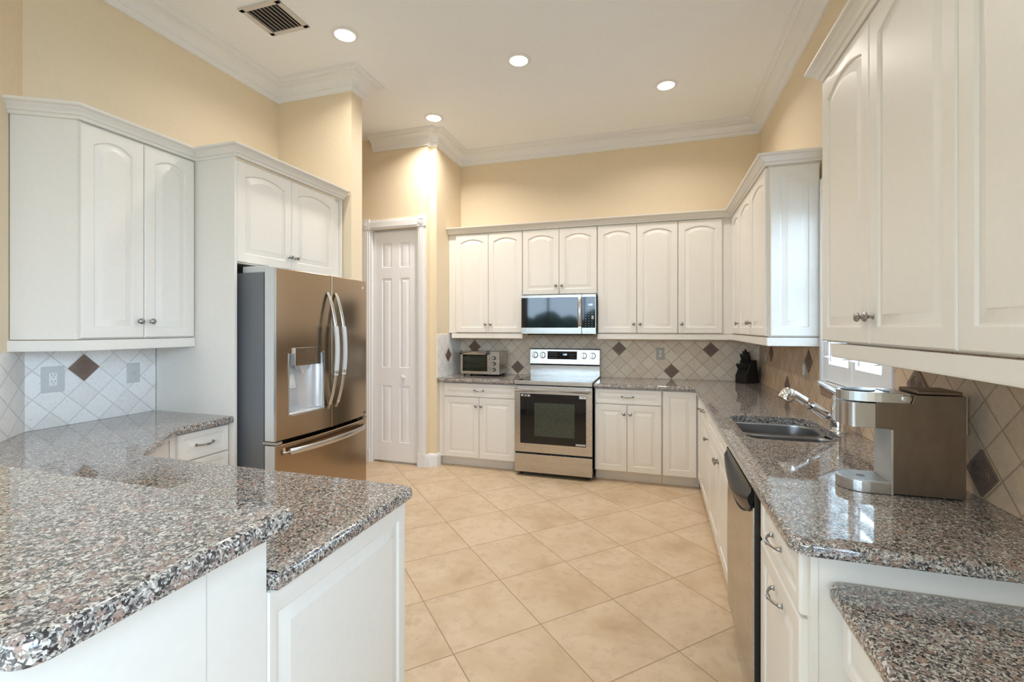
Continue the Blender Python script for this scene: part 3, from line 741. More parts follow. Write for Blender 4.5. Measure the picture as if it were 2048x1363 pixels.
# ------------------------------------------------------------------ sink and faucet
sk = thing('sink', 'double bowl stainless steel undermount sink in the granite counter', 'sink', (0, 0, 0))
def bowl(x0, x1, y0, y1, rs, depth):
    bm = B(); zt = ZT-.0385; rows = []
    for ins, z in ((-.012, zt), (0, zt), (.004, zt-.01), (.010, zt-depth*.85), (.03, zt-depth+.005), (.06, zt-depth)):
        q = rrect(x0+ins, x1-ins, y0+ins, y1-ins, [max(.02, r-ins*.5) for r in rs]); rows.append([bm.verts.new((x, y, z)) for x, y in q])
    for A, C in zip(rows, rows[1:]):
        for i in range(len(A)): bm.faces.new((A[i], A[(i+1) % len(A)], C[(i+1) % len(C)], C[i]))
    bm.faces.new(rows[-1]); return bm
YM = 2.735
for a, b, rs, dp in ((YM+.018, SY1-.004, (.06, .06, .11, .07), .20), (SY0+.004, YM-.018, (.07, .10, .05, .06), .17)):
    o = obj('bowl', bowl(SX0+.006, SX1-.006, a, b, rs, dp), 'sink', sk)
    obj('drain', lathe(B(), [(.045, .0), (.045, .003), (.034, .003), (.028, -.0005), (0, -.0005)], ((SX0+SX1)/2, (a+b)/2, ZT-.037-dp+.001), (0, 0, 1), 24), 'chrome', o)
obj('divider', bx(B(), SX0+.012, SX1-.012, YM-.019, YM+.019, ZT-.055, ZT-.0385, .006), 'sink', sk)
FX, FY = .872, 2.712
fa = thing('faucet', 'chrome single-lever pull-out kitchen faucet behind the sink', 'faucet', (FX, FY, ZT))
bm = B(); lathe(bm, [(.041, 0), (.041, .004), (.036, .010), (.034, .03), (.033, .120), (.0345, .122), (.0345, .126), (.032, .130), (.031, .165), (.026, .182), (.012, .190), (0, .191)], (0, 0, 0), (0, 0, 1), 28)
obj('body', bm, 'chrome', fa)
bm = B(); tube(bm, [(-.005, 0, .045), (-.06, -.004, .083), (-.12, -.008, .125)], [.028, .026, .0245], 20)
obj('spout', bm, 'chrome', fa)
bm = B(); tube(bm, [(-.118, -.008, .1236), (-.15, -.010, .146), (-.185, -.013, .170), (-.200, -.014, .180), (-.222, -.016, .182)], [.0245, .023, .0215, .022, .026], 20)
lathe(bm, [(.0, -.034), (.018, -.030), (.029, -.016), (.034, .002), (.036, .020), (.035, .030), (.030, .033), (.028, .030), (0, .030)], (-.228, -.016, .182), (-.45, -.03, -.85), 24)
ph = obj('spray_head', bm, 'chrome', fa)
obj('spray_face', lathe(B(), [(.0300, 0), (.0300, .003), (.024, .0045), (0, .0045)], (-.228-.45*.0315, -.017, .182-.85*.0315), (-.45, -.03, -.85), 24), 'black', ph)
obj('spray_button', lathe(B(), [(.006, 0), (.006, .003), (0, .004)], (-.135, -.009, .112), (.55, 0, -.8), 12), 'black', ph)
bm = B(); tube(bm, [(.012, .0, .178), (-.005, .0, .196), (-.035, .006, .212), (-.075, .012, .238), (-.085, .013, .243)], [.024, .025, .016, .012, .009], 16, sq=(1.0, .70))
obj('lever', bm, 'chrome', fa)

# ------------------------------------------------------------------ coffee maker
CX0, CX1, CY0, CY1 = .703, .887, 1.735, 1.865
H = .318
cm = thing('coffee_maker', 'slim brushed metal single-serve coffee maker on the counter by the sink', 'coffee maker', (0, 0, ZT))
yc = (CY0+CY1)/2; hw = (CY1-CY0)/2
bm = B(); prism(bm, [(CX0, .004), (CX1, .004), (CX1, H-.004), (.760, H-.004), (.752, H-.030), (.660, H-.030), (.660, H-.112), (CX0-.006, H-.112), (CX0, H-.118)], CY0, CY1, 'y', .002)
obj('housing', bm, 'pewter', cm)
def nose(x_back, x_front, y0, y1, z0, z1, r=None):
    bm = B(); pts = []; n = 20; yc_ = (y0+y1)/2; h_ = (y1-y0)/2; dx = x_back-x_front
    pts.append((x_back, y1)); 
    for k in range(n+1):
        a_ = PI/2+PI*k/n; pts.append((x_back-.055+ (dx-.055)*math.cos(a_), yc_+h_*math.sin(a_)))
    pts.append((x_back, y0)); prism(bm, pts, z0, z1, 'z', .0015); return bm
obj('brew_head', nose(.659, .577, CY0, CY1, H-.112, H-.034), 'steelh', cm)
hd = obj('lid_handle', nose(.748, .572, CY0-.001, CY1+.001, H-.031, H), 'steelh', cm)
obj('pivot_button', lathe(B(), [(.0125, 0), (.0125, .003), (.010, .004), (0, .004)], (.738, CY0-.0012, H-.017), (0, -1, 0), 24), 'steelh', hd)
obj('lid_cap', lathe(B(), [(.046, 0), (.046, .002), (.040, .003), (0, .003)], (.632, yc, H+.0002), (0, 0, 1), 28), 'black', hd)
for k in range(3): obj('button', lathe(B(), [(.009, 0), (.009, .0015), (0, .002)], (.700+(k-1)*.0, yc+(k-1)*.028, H+.0002), (0, 0, 1), 16), 'black', hd)
tk = obj('water_tank_lid', bx(B(), .768, .882, CY0+.006, CY1-.006, H-.003, H+.009, .003), 'pewter', cm)
obj('recess_panel', bx(B(), CX0-.003, CX0+.001, CY0+.004, CY1-.004, .030, H-.116, .001), 'tray', cm)
obj('recess_trim', bx(B(), CX0-.004, CX0+.002, CY0-.0015, CY0+.0035, .0, H-.114, .001), 'steelh', cm)
bm = nose(CX0-.004, .572, CY0-.001, CY1+.001, 0.001, .036)
tr = obj('drip_tray', bm, 'steelh', cm)
obj('tray_plate', nose(CX0-.006, .577, CY0+.003, CY1-.003, .036, .0375), 'tray', tr)
bm = B()
for k in range(17):
    x = .586+k*.0067; q = max(0, 1-((x-.628)/.050)**2) if x < .628 else 1; hh = (hw-.010)*math.sqrt(q)
    if hh > .01: bx(bm, x-.0014, x+.0014, yc-hh, yc+hh, .0374, .0379)
obj('tray_slots', bm, 'black', tr)
obj('tray_hole', lathe(B(), [(.012, 0), (.012, .0008), (0, .0008)], (.640, yc, .0376), (0, 0, 1), 20), 'black', tr)

# ------------------------------------------------------------------ outlets and switches
def plate(name, label, p, d, w=.072, h=.116, mat='plastic_tan', kind='duplex', dev='plastic_white'):
    ang = math.atan2(d[0], -d[1])
    t = thing(name, label, 'outlet' if 'outlet' in name else 'switch', p, ang)
    bm = B(); bx(bm, -w/2, w/2, -.006, -.0003, -h/2, h/2, .0025); obj('cover_plate', bm, mat, t)
    if kind == 'decora':
        f = obj('receptacle', bx(B(), -.0165, .0165, -.008, -.004, -.033, .033, .001), dev, t)
        for s in (-1, 1):
            b2 = B()
            for x in (-.0065, .0065): bx(b2, x-.0011, x+.0011, -.0084, -.0078, s*.017+.002, s*.017+.010)
            lathe(b2, [(.0022, 0), (.0022, .0006), (0, .0006)], (0, -.0078, s*.017-.006), (0, -1, 0), 10)
            obj('socket_slots', b2, 'black', f)
    elif kind == 'duplex':
        for s in (-1, 1):
            f = obj('receptacle', lathe(B(), [(.0165, 0), (.0165, .003), (.0155, .0035), (0, .0035)], (0, -.0055, s*.0195), (0, -1, 0), 24), dev, t)
            b2 = B()
            for x in (-.0055, .0055): bx(b2, x-.0011, x+.0011, -.0096, -.0089, s*.0195+.001, s*.0195+.009)
            lathe(b2, [(.0022, 0), (.0022, .0006), (0, .0006)], (0, -.009, s*.0195-.006), (0, -1, 0), 10)
            obj('socket_slots', b2, 'black', f)
    elif kind == 'rocker':
        obj('rocker', bx(B(), -.0165, .0165, -.010, -.004, -.033, .033, .002), dev, t)
    else:
        obj('toggle', bx(B(), -.005, .005, -.018, -.004, -.002, .010, .002), mat, t)
    return t
plate('power_outlet', 'wall outlet with white sockets in a wide grey plate on the left backsplash', (XW+T, 1.605, 1.166), (1, 0, 0), .10, .135, 'plastic_grey', 'decora')
plate('light_switch', 'plain grey toggle switch plate on the left backsplash by the tall panel', (XW+T, 1.997, 1.163), (1, 0, 0), .072, .118, 'plastic_grey', 'toggle')
plate('power_outlet', 'wall outlet with taupe plate on the back wall between range and corner', (.038, YB-T, 1.170), (0, -1, 0), .078, .122, 'plastic_tan', 'duplex')
plate('power_outlet', 'taupe wall outlet on the right wall beside the knife block', (XR-T, 4.70, 1.165), (-1, 0, 0), .075, .118, 'plastic_tan', 'duplex')
plate('light_switch', 'taupe rocker switch on the right wall between corner and window', (XR-T, 3.545, 1.155), (-1, 0, 0), .075, .118, 'plastic_tan', 'rocker')
plate('power_outlet', 'wall outlet with almond plate partly hidden behind the coffee maker', (XR-T, 1.897, 1.155), (-1, 0, 0), .115, .125, 'plastic_almond', 'duplex')
cdm = B(); tube(cdm, [(XR-T-.012, 1.880, 1.135), (XR-T-.03, 1.872, 1.12), (.925, 1.850, 1.03), (.915, 1.83, .935), (.905, 1.80, .922), (.900, 1.78, .921), (.889, 1.775, .93)], .004, 8)
obj('power_cord', xf(cdm, Matrix.Translation((0, 0, -ZT))), 'black', cm)

# ------------------------------------------------------------------ refrigerator
RY0, RY1, RXB, RXD, RXF = 2.195, 3.090, -2.90, -2.215, -2.135
fr = thing('refrigerator', 'stainless steel french door refrigerator with water dispenser', 'refrigerator', (0, 0, 0))
bm = B(); bx(bm, RXB, RXD-.012, RY0+.005, RY1-.005, .03, 1.765, .004)
obj('case', bm, 'fridgeside', fr, label='dark grey painted side')
bm = B()
for y in (RY0+.08, RY1-.08):
    for x in (RXB+.06, RXD-.06): lathe(bm, [(.022, 0), (.022, .032)], (x, y, 0), (0, 0, 1), 12)
obj('feet', bm, 'black', fr)
obj('gasket', bx(B(), RXD-.014, RXD+.002, RY0+.012, RY1-.012, .06, 1.765), 'darkgap', fr, smooth=False)
def front_x(y): t_ = (y-(RY0+RY1)/2)/((RY1-RY0)/2); return RXF + .030*(1-t_*t_)
def fridge_door(name, ya, yb, za, zb, niche=None, lab=None):
    bm = B(); ys = [ya+(yb-ya)*k/14 for k in range(15)]
    zs = [za, za+.004, zb-.004, zb]
    if niche: ys = sorted(set([y for y in ys if not any(abs(y-q) < .012 for q in niche[:2])]) | {niche[0], niche[1]}); zs = sorted(zs+[niche[2], niche[3]])
    ys = sorted(ys + [ya+.004, yb-.004])
    def X(i, j):
        x = front_x(ys[i])
        if i in (0, len(ys)-1) or j in (0, len(zs)-1): x -= .004
        return x
    V = [[bm.verts.new((X(i, j), ys[i], zs[j])) for j in range(len(zs))] for i in range(len(ys))]
    for i in range(len(ys)-1):
        for j in range(len(zs)-1):
            if niche and ys[i] >= niche[0]-1e-6 and ys[i+1] <= niche[1]+1e-6 and zs[j] >= niche[2]-1e-6 and zs[j+1] <= niche[3]+1e-6: continue
            bm.faces.new((V[i][j], V[i+1][j], V[i+1][j+1], V[i][j+1]))
    def side(loop):
        bv = [bm.verts.new((RXD, v.co.y, v.co.z)) for v in loop]
        for k in range(len(loop)-1): bm.faces.new((loop[k], loop[k+1], bv[k+1], bv[k]))
        return bv
    n_, m_ = len(ys), len(zs)
    side([V[0][j] for j in range(m_)]); side([V[-1][j] for j in range(m_)])
    side([V[i][0] for i in range(n_)]); side([V[i][-1] for i in range(n_)])
    if not niche:
        q = [bm.verts.new((RXD, y, z)) for y, z in ((ya, za), (yb, za), (yb, zb), (ya, zb))]; bm.faces.new(q)
    bmesh.ops.remove_doubles(bm, verts=bm.verts, dist=1e-5)
    return obj(name, bm, 'steelv', fr, label=lab)
YSP = 2.650; NI = (2.285, 2.575, .905, 1.275)
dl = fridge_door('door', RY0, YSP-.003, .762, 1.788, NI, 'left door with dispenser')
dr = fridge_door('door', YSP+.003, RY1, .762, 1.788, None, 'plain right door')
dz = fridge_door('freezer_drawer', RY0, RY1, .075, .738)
for y in (RY0+.02, RY1-.13):
    obj('hinge_cover', bx(B(), RXD-.19, RXD+.01, y, y+.11, 1.766, 1.806, .006), 'plastic_grey', fr)
obj('edge_trim', bx(B(), RXF-.012, RXF+.0015, RY0-.0015, RY0+.006, .765, 1.786, .001), 'steelh', dl)
obj('side_face', bx(B(), RXD+.002, RXF-.010, RY0-.0012, RY0+.001, .764, 1.787, .0005), 'plastic_grey', dl, label='grey door side')
obj('side_face', bx(B(), RXD+.002, RXF-.006, RY0-.0012, RY0+.001, .077, .736, .0005), 'plastic_grey', dz, label='grey drawer side')
for y in (RY0+.0, RY1-.05):
    obj('middle_hinge', bx(B(), RXD-.02, RXF+.004, y, y+.05, .741, .759, .004), 'steelh', fr)
# dispenser
dp = B(); xf0 = front_x(2.43)-.003; xb = xf0-.075
n0, n1, m0, m1 = NI
def curveback():
    bm = B(); n = 14; cols = []
    for k in range(n+1):
        t_ = k/n; y = n0+(n1-n0)*t_; x = xf0-.010-.062*math.sin(PI*t_)**.55
        cols.append((x, y))
    A = [bm.verts.new((x, y, m0+.012)) for x, y in cols]; C = [bm.verts.new((x, y, m1)) for x, y in cols]
    for k in range(n): bm.faces.new((A[k], A[k+1], C[k+1], C[k]))
    f0 = [bm.verts.new((front_x(n0), n0, m0)), bm.verts.new((front_x((n0+n1)/2), (n0+n1)/2, m0)), bm.verts.new((front_x(n1), n1, m0))]
    bm.faces.new([A[0]]+[f0[0], f0[1], f0[2]]+A[::-1][:-1])
    t0 = [bm.verts.new((front_x(n0), n0, m1)), bm.verts.new((front_x(n1), n1, m1))]
    bm.faces.new([C[0]]+t0+C[::-1][:-1])
    bm.faces.new((f0[0], A[0], C[0], t0[0])); bm.faces.new((f0[2], A[-1], C[-1], t0[1]))
    return bm
o = obj('dispenser_recess', curveback(), 'dispenser', dl)
sm = o.modifiers.new('solid', 'SOLIDIFY'); sm.thickness = .002; sm.offset = 0
bm = B()
for a_, b_, c_, d_ in ((n0-.004, n0+.004, m0-.006, m1+.004), (n1-.004, n1+.004, m0-.006, m1+.004), (n0, n1, m0-.006, m0+.003)):
    bx(bm, front_x(a_)-.01, max(front_x(a_), front_x(b_))+.0025, a_, b_, c_, d_, .001)
obj('dispenser_rim', bm, 'steelh', dl)
pnl = obj('control_panel', bx(B(), front_x(2.43)-.03, front_x(2.43)+.006, 2.318, 2.545, 1.200, 1.312, .003), 'steelh', dl)
obj('panel_face', bx(B(), front_x(2.43)+.0045, front_x(2.43)+.0062, 2.321, 2.542, 1.203, 1.309, .0004), 'steelv', pnl)
bm = B()
for k in range(6): bx(bm, front_x(2.43)+.0055, front_x(2.43)+.0070, 2.338+k*.026, 2.352+k*.026+(k % 2)*.004, 1.234, 1.238)
for k in range(3): bx(bm, front_x(2.43)+.0055, front_x(2.43)+.0070, 2.398+k*.022, 2.411+k*.022, 1.216, 1.221)
bx(bm, front_x(2.43)+.0055, front_x(2.43)+.0070, 2.402, 2.412, 1.286, 1.298); bx(bm, front_x(2.43)+.0055, front_x(2.43)+.0070, 2.418, 2.442, 1.288, 1.294)
bx(bm, front_x(2.43)+.0055, front_x(2.43)+.0070, 2.503, 2.510, 1.288, 1.296)
obj('panel_markings', bm, 'ink', pnl)
bm = B(); prism(bm, [(2.375, 1.20), (2.475, 1.20), (2.462, 1.172), (2.388, 1.172)], front_x(2.43)-.055, front_x(2.43)-.012, 'x', .003)
lathe(bm, [(.020, 0), (.012, .028), (.010, .03)], (front_x(2.43)-.035, 2.425, 1.175), (0, 0, -1), 16)
obj('water_nozzle', bm, 'dispenser', dl)
bm = B(); bx(bm, -.004, .004, -.032, .032, -.095, 0, .006); bx(bm, -.001, .006, -.024, .024, -.075, -.01, .004)
xf(bm, Matrix.Translation((front_x(2.43)-.052, 2.335, 1.150)) @ Matrix.Rotation(math.radians(-14), 4, 'Y'))
obj('dispenser_paddle', bm, 'dispenser', dl)
# handles
def vhandle(y, parent, lab):
    xb_ = front_x(y); bm = B(); n = 24; z0_, z1_ = .895, 1.668; pts = []
    for k in range(n+1):
        t_ = k/n; pts.append((xb_+.004+.075*math.sin(PI*t_)**.75, y, z0_+(z1_-z0_)*t_))
    tube(bm, pts, .0135, 14, sq=(1.0, .62))
    h = obj('handle', bm, 'steelh', parent)
    g_ = B(); tube(g_, [(p[0], p[1], p[2]) for p in pts if z0_+.22 < p[2] < z0_+.575], .0185, 14, sq=(1.0, .72))
    obj('handle_cover', g_, 'grip', h, label='pale grey cloth sleeve')
vhandle(YSP-.040, dl, ''); vhandle(YSP+.040, dr, '')
bm = B(); n = 24; pts = []
for k in range(n+1):
    t_ = k/n; y = RY0+.045+(RY1-RY0-.09)*t_; pts.append((front_x(y)+.006+.050*math.sin(PI*t_)**.45, y, .690))
tube(bm, pts, .020, 14, sq=(.45, 1.0)) if False else tube(bm, pts, .018, 14, sq=(.5, 1.0))
obj('handle', bm, 'steelh', dz)
obj('logo', lathe(B(), [(.010, 0), (.010, .001), (0, .001)], (front_x(3.035), 3.030, 1.735), (1, 0, 0), 20), 'sticker', dr)
text('lettering', 'LG', .018, 'palegrey', dr, facing((1, 0, 0), (front_x(3.035)+.0006, 3.055, 1.735)))
obj('badge', bx(B(), front_x(3.05)-.002, front_x(3.05)+.0012, 3.025, 3.075, .782, .798), 'ink', dr)

# ------------------------------------------------------------------ range
GX0, GX1 = -1.320, -.566
GYF = 4.335                                        # front plane of the oven door
rg = thing('range', 'stainless steel electric range with glass cooktop between the base cabinets', 'oven', (GX0, GYF, 0))
w = GX1-GX0; D = YB-T-.004-GYF
obj('body', bx(B(), .004, w-.004, .035, D-.06, .035, .895, .002), 'black', rg, smooth=False)
bm = B()
for x in (.05, w-.05):
    for y in (.08, D-.12): lathe(bm, [(.018, 0), (.018, .036)], (x, y, 0), (0, 0, 1), 12)
obj('feet', bm, 'black', rg)
ct = B(); bx(ct, 0, w, .0, .018, .886, .924, .004); bx(ct, 0, .012, .018, D-.05, .900, .924, .002); bx(ct, w-.012, w, .018, D-.05, .900, .924, .002)
tp = obj('cooktop', ct, 'steel', rg)
obj('glass_surface', bx(B(), .011, w-.011, .017, D-.05, .90, .922, .001), 'glassblack', tp)
od = obj('oven_door', bx(B(), .002, w-.002, .0, .036, .235, .874, .004), 'steel', rg)
obj('door_glass', bx(B(), .058, w-.058, -.002, .004, .320, .800, .001), 'glassblack', od)
obj('oven_window', bx(B(), .200, w-.165, -.0028, -.0015, .395, .715, .0006), 'ovencav', od, label='greenish window area')
bm = B(); tube(bm, [(.020, -.045, .836), (w-.020, -.045, .836)], .017, 16, sq=(1, .8))
for x in (.045, w-.045): bx(bm, x-.014, x+.014, -.045, .004, .822, .850, .004)
obj('handle', bm, 'steelh', od)
bm = B(); bx(bm, .064, .160, -.0032, -.0018, .768, .796); o = obj('sticker', bm, 'ink', od)
bm = B(); bx(bm, .070, .086, -.0037, -.003, .776, .792); lathe(bm, [(.009, 0), (.009, .0006), (0, .0006)], (.146, -.0032, .780), (0, -1, 0), 16); bx(bm, .100, .130, -.0037, -.003, .783, .785); bx(bm, .100, .125, -.0037, -.003, .777, .779); obj('sticker_print', bm, 'sticker', o)
o = obj('sticker', bx(B(), w-.122, w-.060, -.0032, -.0018, .769, .796), 'sticker', od)
text('lettering', '1 30', .020, 'ink', o, facing((0, -1, 0), (w-.091, -.0034, .7825)))
o = obj('sticker', bx(B(), w-.155, w-.062, -.0032, -.0018, .328, .346), 'palegrey', od)
obj('storage_drawer', bx(B(), .002, w-.002, .0, .034, .042, .218, .004), 'steel', rg)
bg_ = B(); prism(bg_, [(D-.062, 1.045), (D-.048, 1.20), (D-.002, 1.20), (D-.002, .90), (D-.045, .90), (D-.045, 1.03)], 0.0, w, 'x', .002)
bgd = obj('backguard', bg_, 'steel', rg)
obj('vent_gap', bx(B(), .004, w-.004, D-.056, D-.04, 1.031, 1.044), 'darkgap', bgd, smooth=False)
obj('top_strip', bx(B(), -.002, w+.002, D-.050, D-.001, 1.1995, 1.208, .002), 'darkgap', bgd, smooth=False)
tl = math.atan2(.014, .155)
def onpanel(z, off=0.0): return D-.062+.014*(z-1.045)/.155-off
obj('display', bx(B(), .195, .515, onpanel(1.13)-.0045, onpanel(1.13)+.006, 1.095, 1.182, .0015), 'glassblack', bgd)
text('clock_digits', '1:09', .026, 'blueled', bgd, facing((0, -1, 0), (.385, onpanel(1.13)-.0052, 1.146)))
bm = B()
for r_ in range(3):
    for c_ in range(8): bx(bm, .210+c_*.012, .217+c_*.012, onpanel(1.13)-.0052, onpanel(1.13)-.0044, 1.112+r_*.024, 1.1145+r_*.024)
for c_ in range(5):
    for r_ in range(2): bx(bm, .440+c_*.013, .448+c_*.013, onpanel(1.13)-.0052, onpanel(1.13)-.0044, 1.116+r_*.03, 1.1185+r_*.03)
obj('keypad_marks', bm, 'palegrey', bgd)
for x in (.058, .142, .588, .680):
    k = obj('knob', lathe(B(), [(.034, 0), (.034, .003), (.030, .004), (.029, .020), (.027, .024), (0, .025)], (x, onpanel(1.135), 1.137), (0, -1, .08), 28), 'steelh', bgd)
    obj('knob_ring', lathe(B(), [(.035, -.001), (.035, .0015), (.031, .0035)], (x, onpanel(1.137)-.0005, 1.137), (0, -1, .08), 28, cap=False), 'black', k)
    obj('knob_grip', bx(B(), x-.004, x+.004, onpanel(1.137)-.034, onpanel(1.137)-.012, 1.112, 1.162, .002), 'steelh', k)
text('lettering', 'LG', .014, 'palegrey', bgd, facing((0, -1, 0), (.035, onpanel(1.06)-.0012, 1.062)))

# ------------------------------------------------------------------ microwave
MX0, MX1, MY, MZ0, MZ1 = -1.322, -.562, 4.575, 1.362, 1.765
mw = thing('microwave', 'black and steel over-the-range microwave under the short wall cabinet', 'microwave', (MX0, MY, MZ0))
w = MX1-MX0; h = MZ1-MZ0
obj('case', bx(B(), .002, w-.002, .018, YB-T-.004-MY, .008, h, .003), 'black', mw, smooth=False)
md = obj('door', bx(B(), 0, w*.815, 0, .020, .010, h-.001, .003), 'steel', mw)
obj('door_glass', bx(B(), .004, w*.815-.03, -.002, .004, .072, h-.028, .001), 'glassblack', md)
cp = obj('control_panel', bx(B(), w*.815+.002, w, 0, .020, .010, h-.001, .003), 'steel', mw)
kp = obj('keypad', bx(B(), w*.815+.002, w-.006, -.002, .004, .072, h-.028, .001), 'glassblack', cp)
bm = B()
for r_ in range(8):
    for c_ in range(3): bx(bm, w*.815+.036+c_*.030, w*.815+.047+c_*.030, -.0027, -.0018, .088+r_*.024, .0915+r_*.024)
bx(bm, w*.815+.098, w*.815+.118, -.0029, -.0018, .155, .190); obj('keypad_marks', bm, 'palegrey', kp)
text('clock_digits', '1:09', .026, 'blueled', kp, facing((0, -1, 0), (w*.815+.085, -.0028, .297)))
bm = B(); n = 16; pts = [(w*.815-.016, -.012-.030*math.sin(PI*k/n)**.6, .074+(h-.102)*k/n) for k in range(n+1)]
tube(bm, pts, .017, 14, sq=(1.0, .5)); 
for z in (.085, h-.04): bx(bm, w*.815-.024, w*.815-.008, -.018, .003, z-.008, z+.008, .003)
obj('handle', bm, 'steelh', md)
obj('base_vent', bx(B(), .06, w-.06, .02, .32, -.001, .010, .001), 'darkgap', mw, smooth=False)
text('lettering', 'LG', .022, 'palegrey', md, facing((0, -1, 0), (.035, -.0006, .040)))

# ------------------------------------------------------------------ toaster oven
TX0, TX1, TY0, TY1 = -2.030, -1.590, 4.66, 4.935
to = thing('toaster_oven', 'small stainless toaster oven with glass door on the short counter', 'toaster oven', (TX0, TY0, ZT+.0005))
w = TX1-TX0; d = TY1-TY0; zb, zt = .022, .262
fw = w*.745
bm = B(); bx(bm, 0, w, .012, d, zt-.008, zt, .003); bx(bm, 0, w, .012, d, zb, zb+.008, .003); bx(bm, 0, .008, .012, d, zb, zt, .002); bx(bm, w-.008, w, .012, d, zb, zt, .002); bx(bm, 0, w, d-.008, d, zb, zt, .002); bx(bm, fw, fw+.006, .012, d, zb, zt)
obj('body', bm, 'steel', to)
bm = B(); bx(bm, 0, fw, .0, .014, zb, zb+.030, .003); bx(bm, 0, fw, 0, .014, zt-.032, zt-.004, .003); bx(bm, 0, .022, .0, .014, zb+.028, zt-.03, .002); bx(bm, fw-.022, fw, .0, .014, zb+.028, zt-.03, .002)
td = obj('door', bm, 'steel', to)
obj('door_glass', bx(B(), .02, fw-.02, .005, .009, zb+.028, zt-.03), 'toastglass', td)
bm = B(); tube(bm, [(.004, -.038, zt-.004), (fw-.004, -.038, zt-.004)], .010, 14); hh = obj('handle', bm, 'steelh', td)
bm = B()
for x in (.012, fw-.012): bx(bm, x-.012, x+.012, -.046, .002, zt-.030, zt+.010, .005)
obj('handle_mounts', bm, 'black', hh)
cp = obj('control_panel', bx(B(), fw+.001, w, .0, .013, zb, zt, .003), 'steel', to)
for z in (zt-.065, (zt+zb)/2-.004, zb+.052):
    k = obj('knob', lathe(B(), [(.020, 0), (.020, .004), (.0155, .006), (.015, .018), (.012, .020), (0, .020)], ((fw+w)/2, 0, z), (0, -1, 0), 24), 'black', cp)
    obj('knob_cap', lathe(B(), [(.011, .0), (.011, .003), (0, .003)], ((fw+w)/2, -.0195, z), (0, -1, 0), 20), 'steelh', k)
bm = B()
for k in range(14): tube(bm, [(.02+k*(fw-.04)/13, .03, zb+.105), (.02+k*(fw-.04)/13, d-.02, zb+.105)], .0015, 6)
for y in (.03, .10, .17, d-.02): tube(bm, [(.012, y, zb+.105), (fw-.004, y, zb+.105)], .002, 6)
obj('wire_rack', bm, 'chrome', to)
obj('baking_tray', bx(B(), .05, fw-.04, .04, d-.03, zb+.108, zb+.120, .004), 'steelh', to)
bm = B()
for z in (zb+.035, zt-.045):
    for y in (.08, .18): tube(bm, [(.012, y, z), (fw-.004, y, z)], .004, 8)
obj('heating_elements', bm, 'palegrey', to)
bm = B()
for x in (.03, w-.03):
    for y in (.04, d-.04): lathe(bm, [(.010, 0), (.014, .023)], (x, y, 0), (0, 0, 1), 12)
obj('feet', bm, 'black', to)

# ------------------------------------------------------------------ knife block and knives
kang = math.atan2(.135, .12)          # long side heads back to the wall corner
kb0 = Vector((.795, 4.768, ZT+.0005))
KM = Matrix.Translation(kb0) @ Matrix.Rotation(math.radians(44), 4, 'Z')   # local x: long side away to the right-back, local y: to the left-back
kbk = thing('knife_block', 'black wooden knife block in the far right counter corner', 'knife block', tuple(kb0), math.radians(44))
bm = B(); prism(bm, [(0.0, 0), (.185, 0), (.150, .215), (.075, .215), (.055, .165), (.012, .085), (.0, .080)], 0.0, .115, 'y', .004)
obj('block_body', bm, 'blackwood', kbk)
def knife(x, y, L, r, lean, label, grp, cap=True):
    dr_ = Vector((-math.sin(lean), 0, math.cos(lean)))
    base = Vector((x, y, 0)); base.z = 0
    t = thing('knife', label, 'knife', (0, 0, 0), 0, grp)
    t.matrix_world = KM
    p0 = Vector(base)+Vector((0, 0, 0))
    return t, dr_
kn = []
def slot_z(x): 
    if x < .012: return .082
    if x < .055: return .085+(x-.012)/.043*.08
    if x < .075: return .165+(x-.055)/.02*.05
    return .215
specs = [(.030, .017+k*.0205, .072, .0072, 'steak') for k in range(5)] + [(.062, .020, .095, .0095, 'chef'), (.062, .048, .105, .0095, 'chef'), (.062, .076, .100, .0095, 'chef'), (.095, .030, .085, .0095, 'big'), (.105, .060, .110, .0095, 'big'), (.110, .090, .088, .0095, 'big')]
for i, (x, y, L, r, kd) in enumerate(specs):
    lean = math.radians(24 if kd == 'steak' else 20)
    dv = Vector((-math.sin(lean), 0, math.cos(lean))); p = Vector((x, y, slot_z(x)-.004))
    lab = {'steak': 'black-handled steak knife in the low front row of the knife block',
           'chef': 'long black-handled knife in the middle row of the knife block', 'big': 'long black-handled knife in the top row of the knife block'}[kd]
    t = thing('knife', lab, 'knife', (0, 0, 0), 0, {'steak': 'steak knives in the block', 'chef': 'middle row knives in the block', 'big': 'top row knives in the block'}[kd])
    t.location = KM @ p; t.rotation_euler = (0, 0, math.radians(44))
    bm = B(); tube(bm, [tuple(dv*.0), tuple(dv*L*.35+Vector((.002, 0, 0))), tuple(dv*L*.8), tuple(dv*L)], [r*1.0, r*1.15, r*1.25, r*.95], 10, sq=(1.0, .80))
    obj('knife_handle', bm, 'black', t)
    bm = B(); tube(bm, [tuple(dv*(L-.001)), tuple(dv*(L+.003))], r*.78, 10, sq=(1, .72)); obj('end_cap', bm, 'steelh', t)
    bm = B(); tube(bm, [tuple(dv*-.05), tuple(dv*.004)], r*.9, 4, sq=(1, .12)); obj('blade', bm, 'steelh', t)

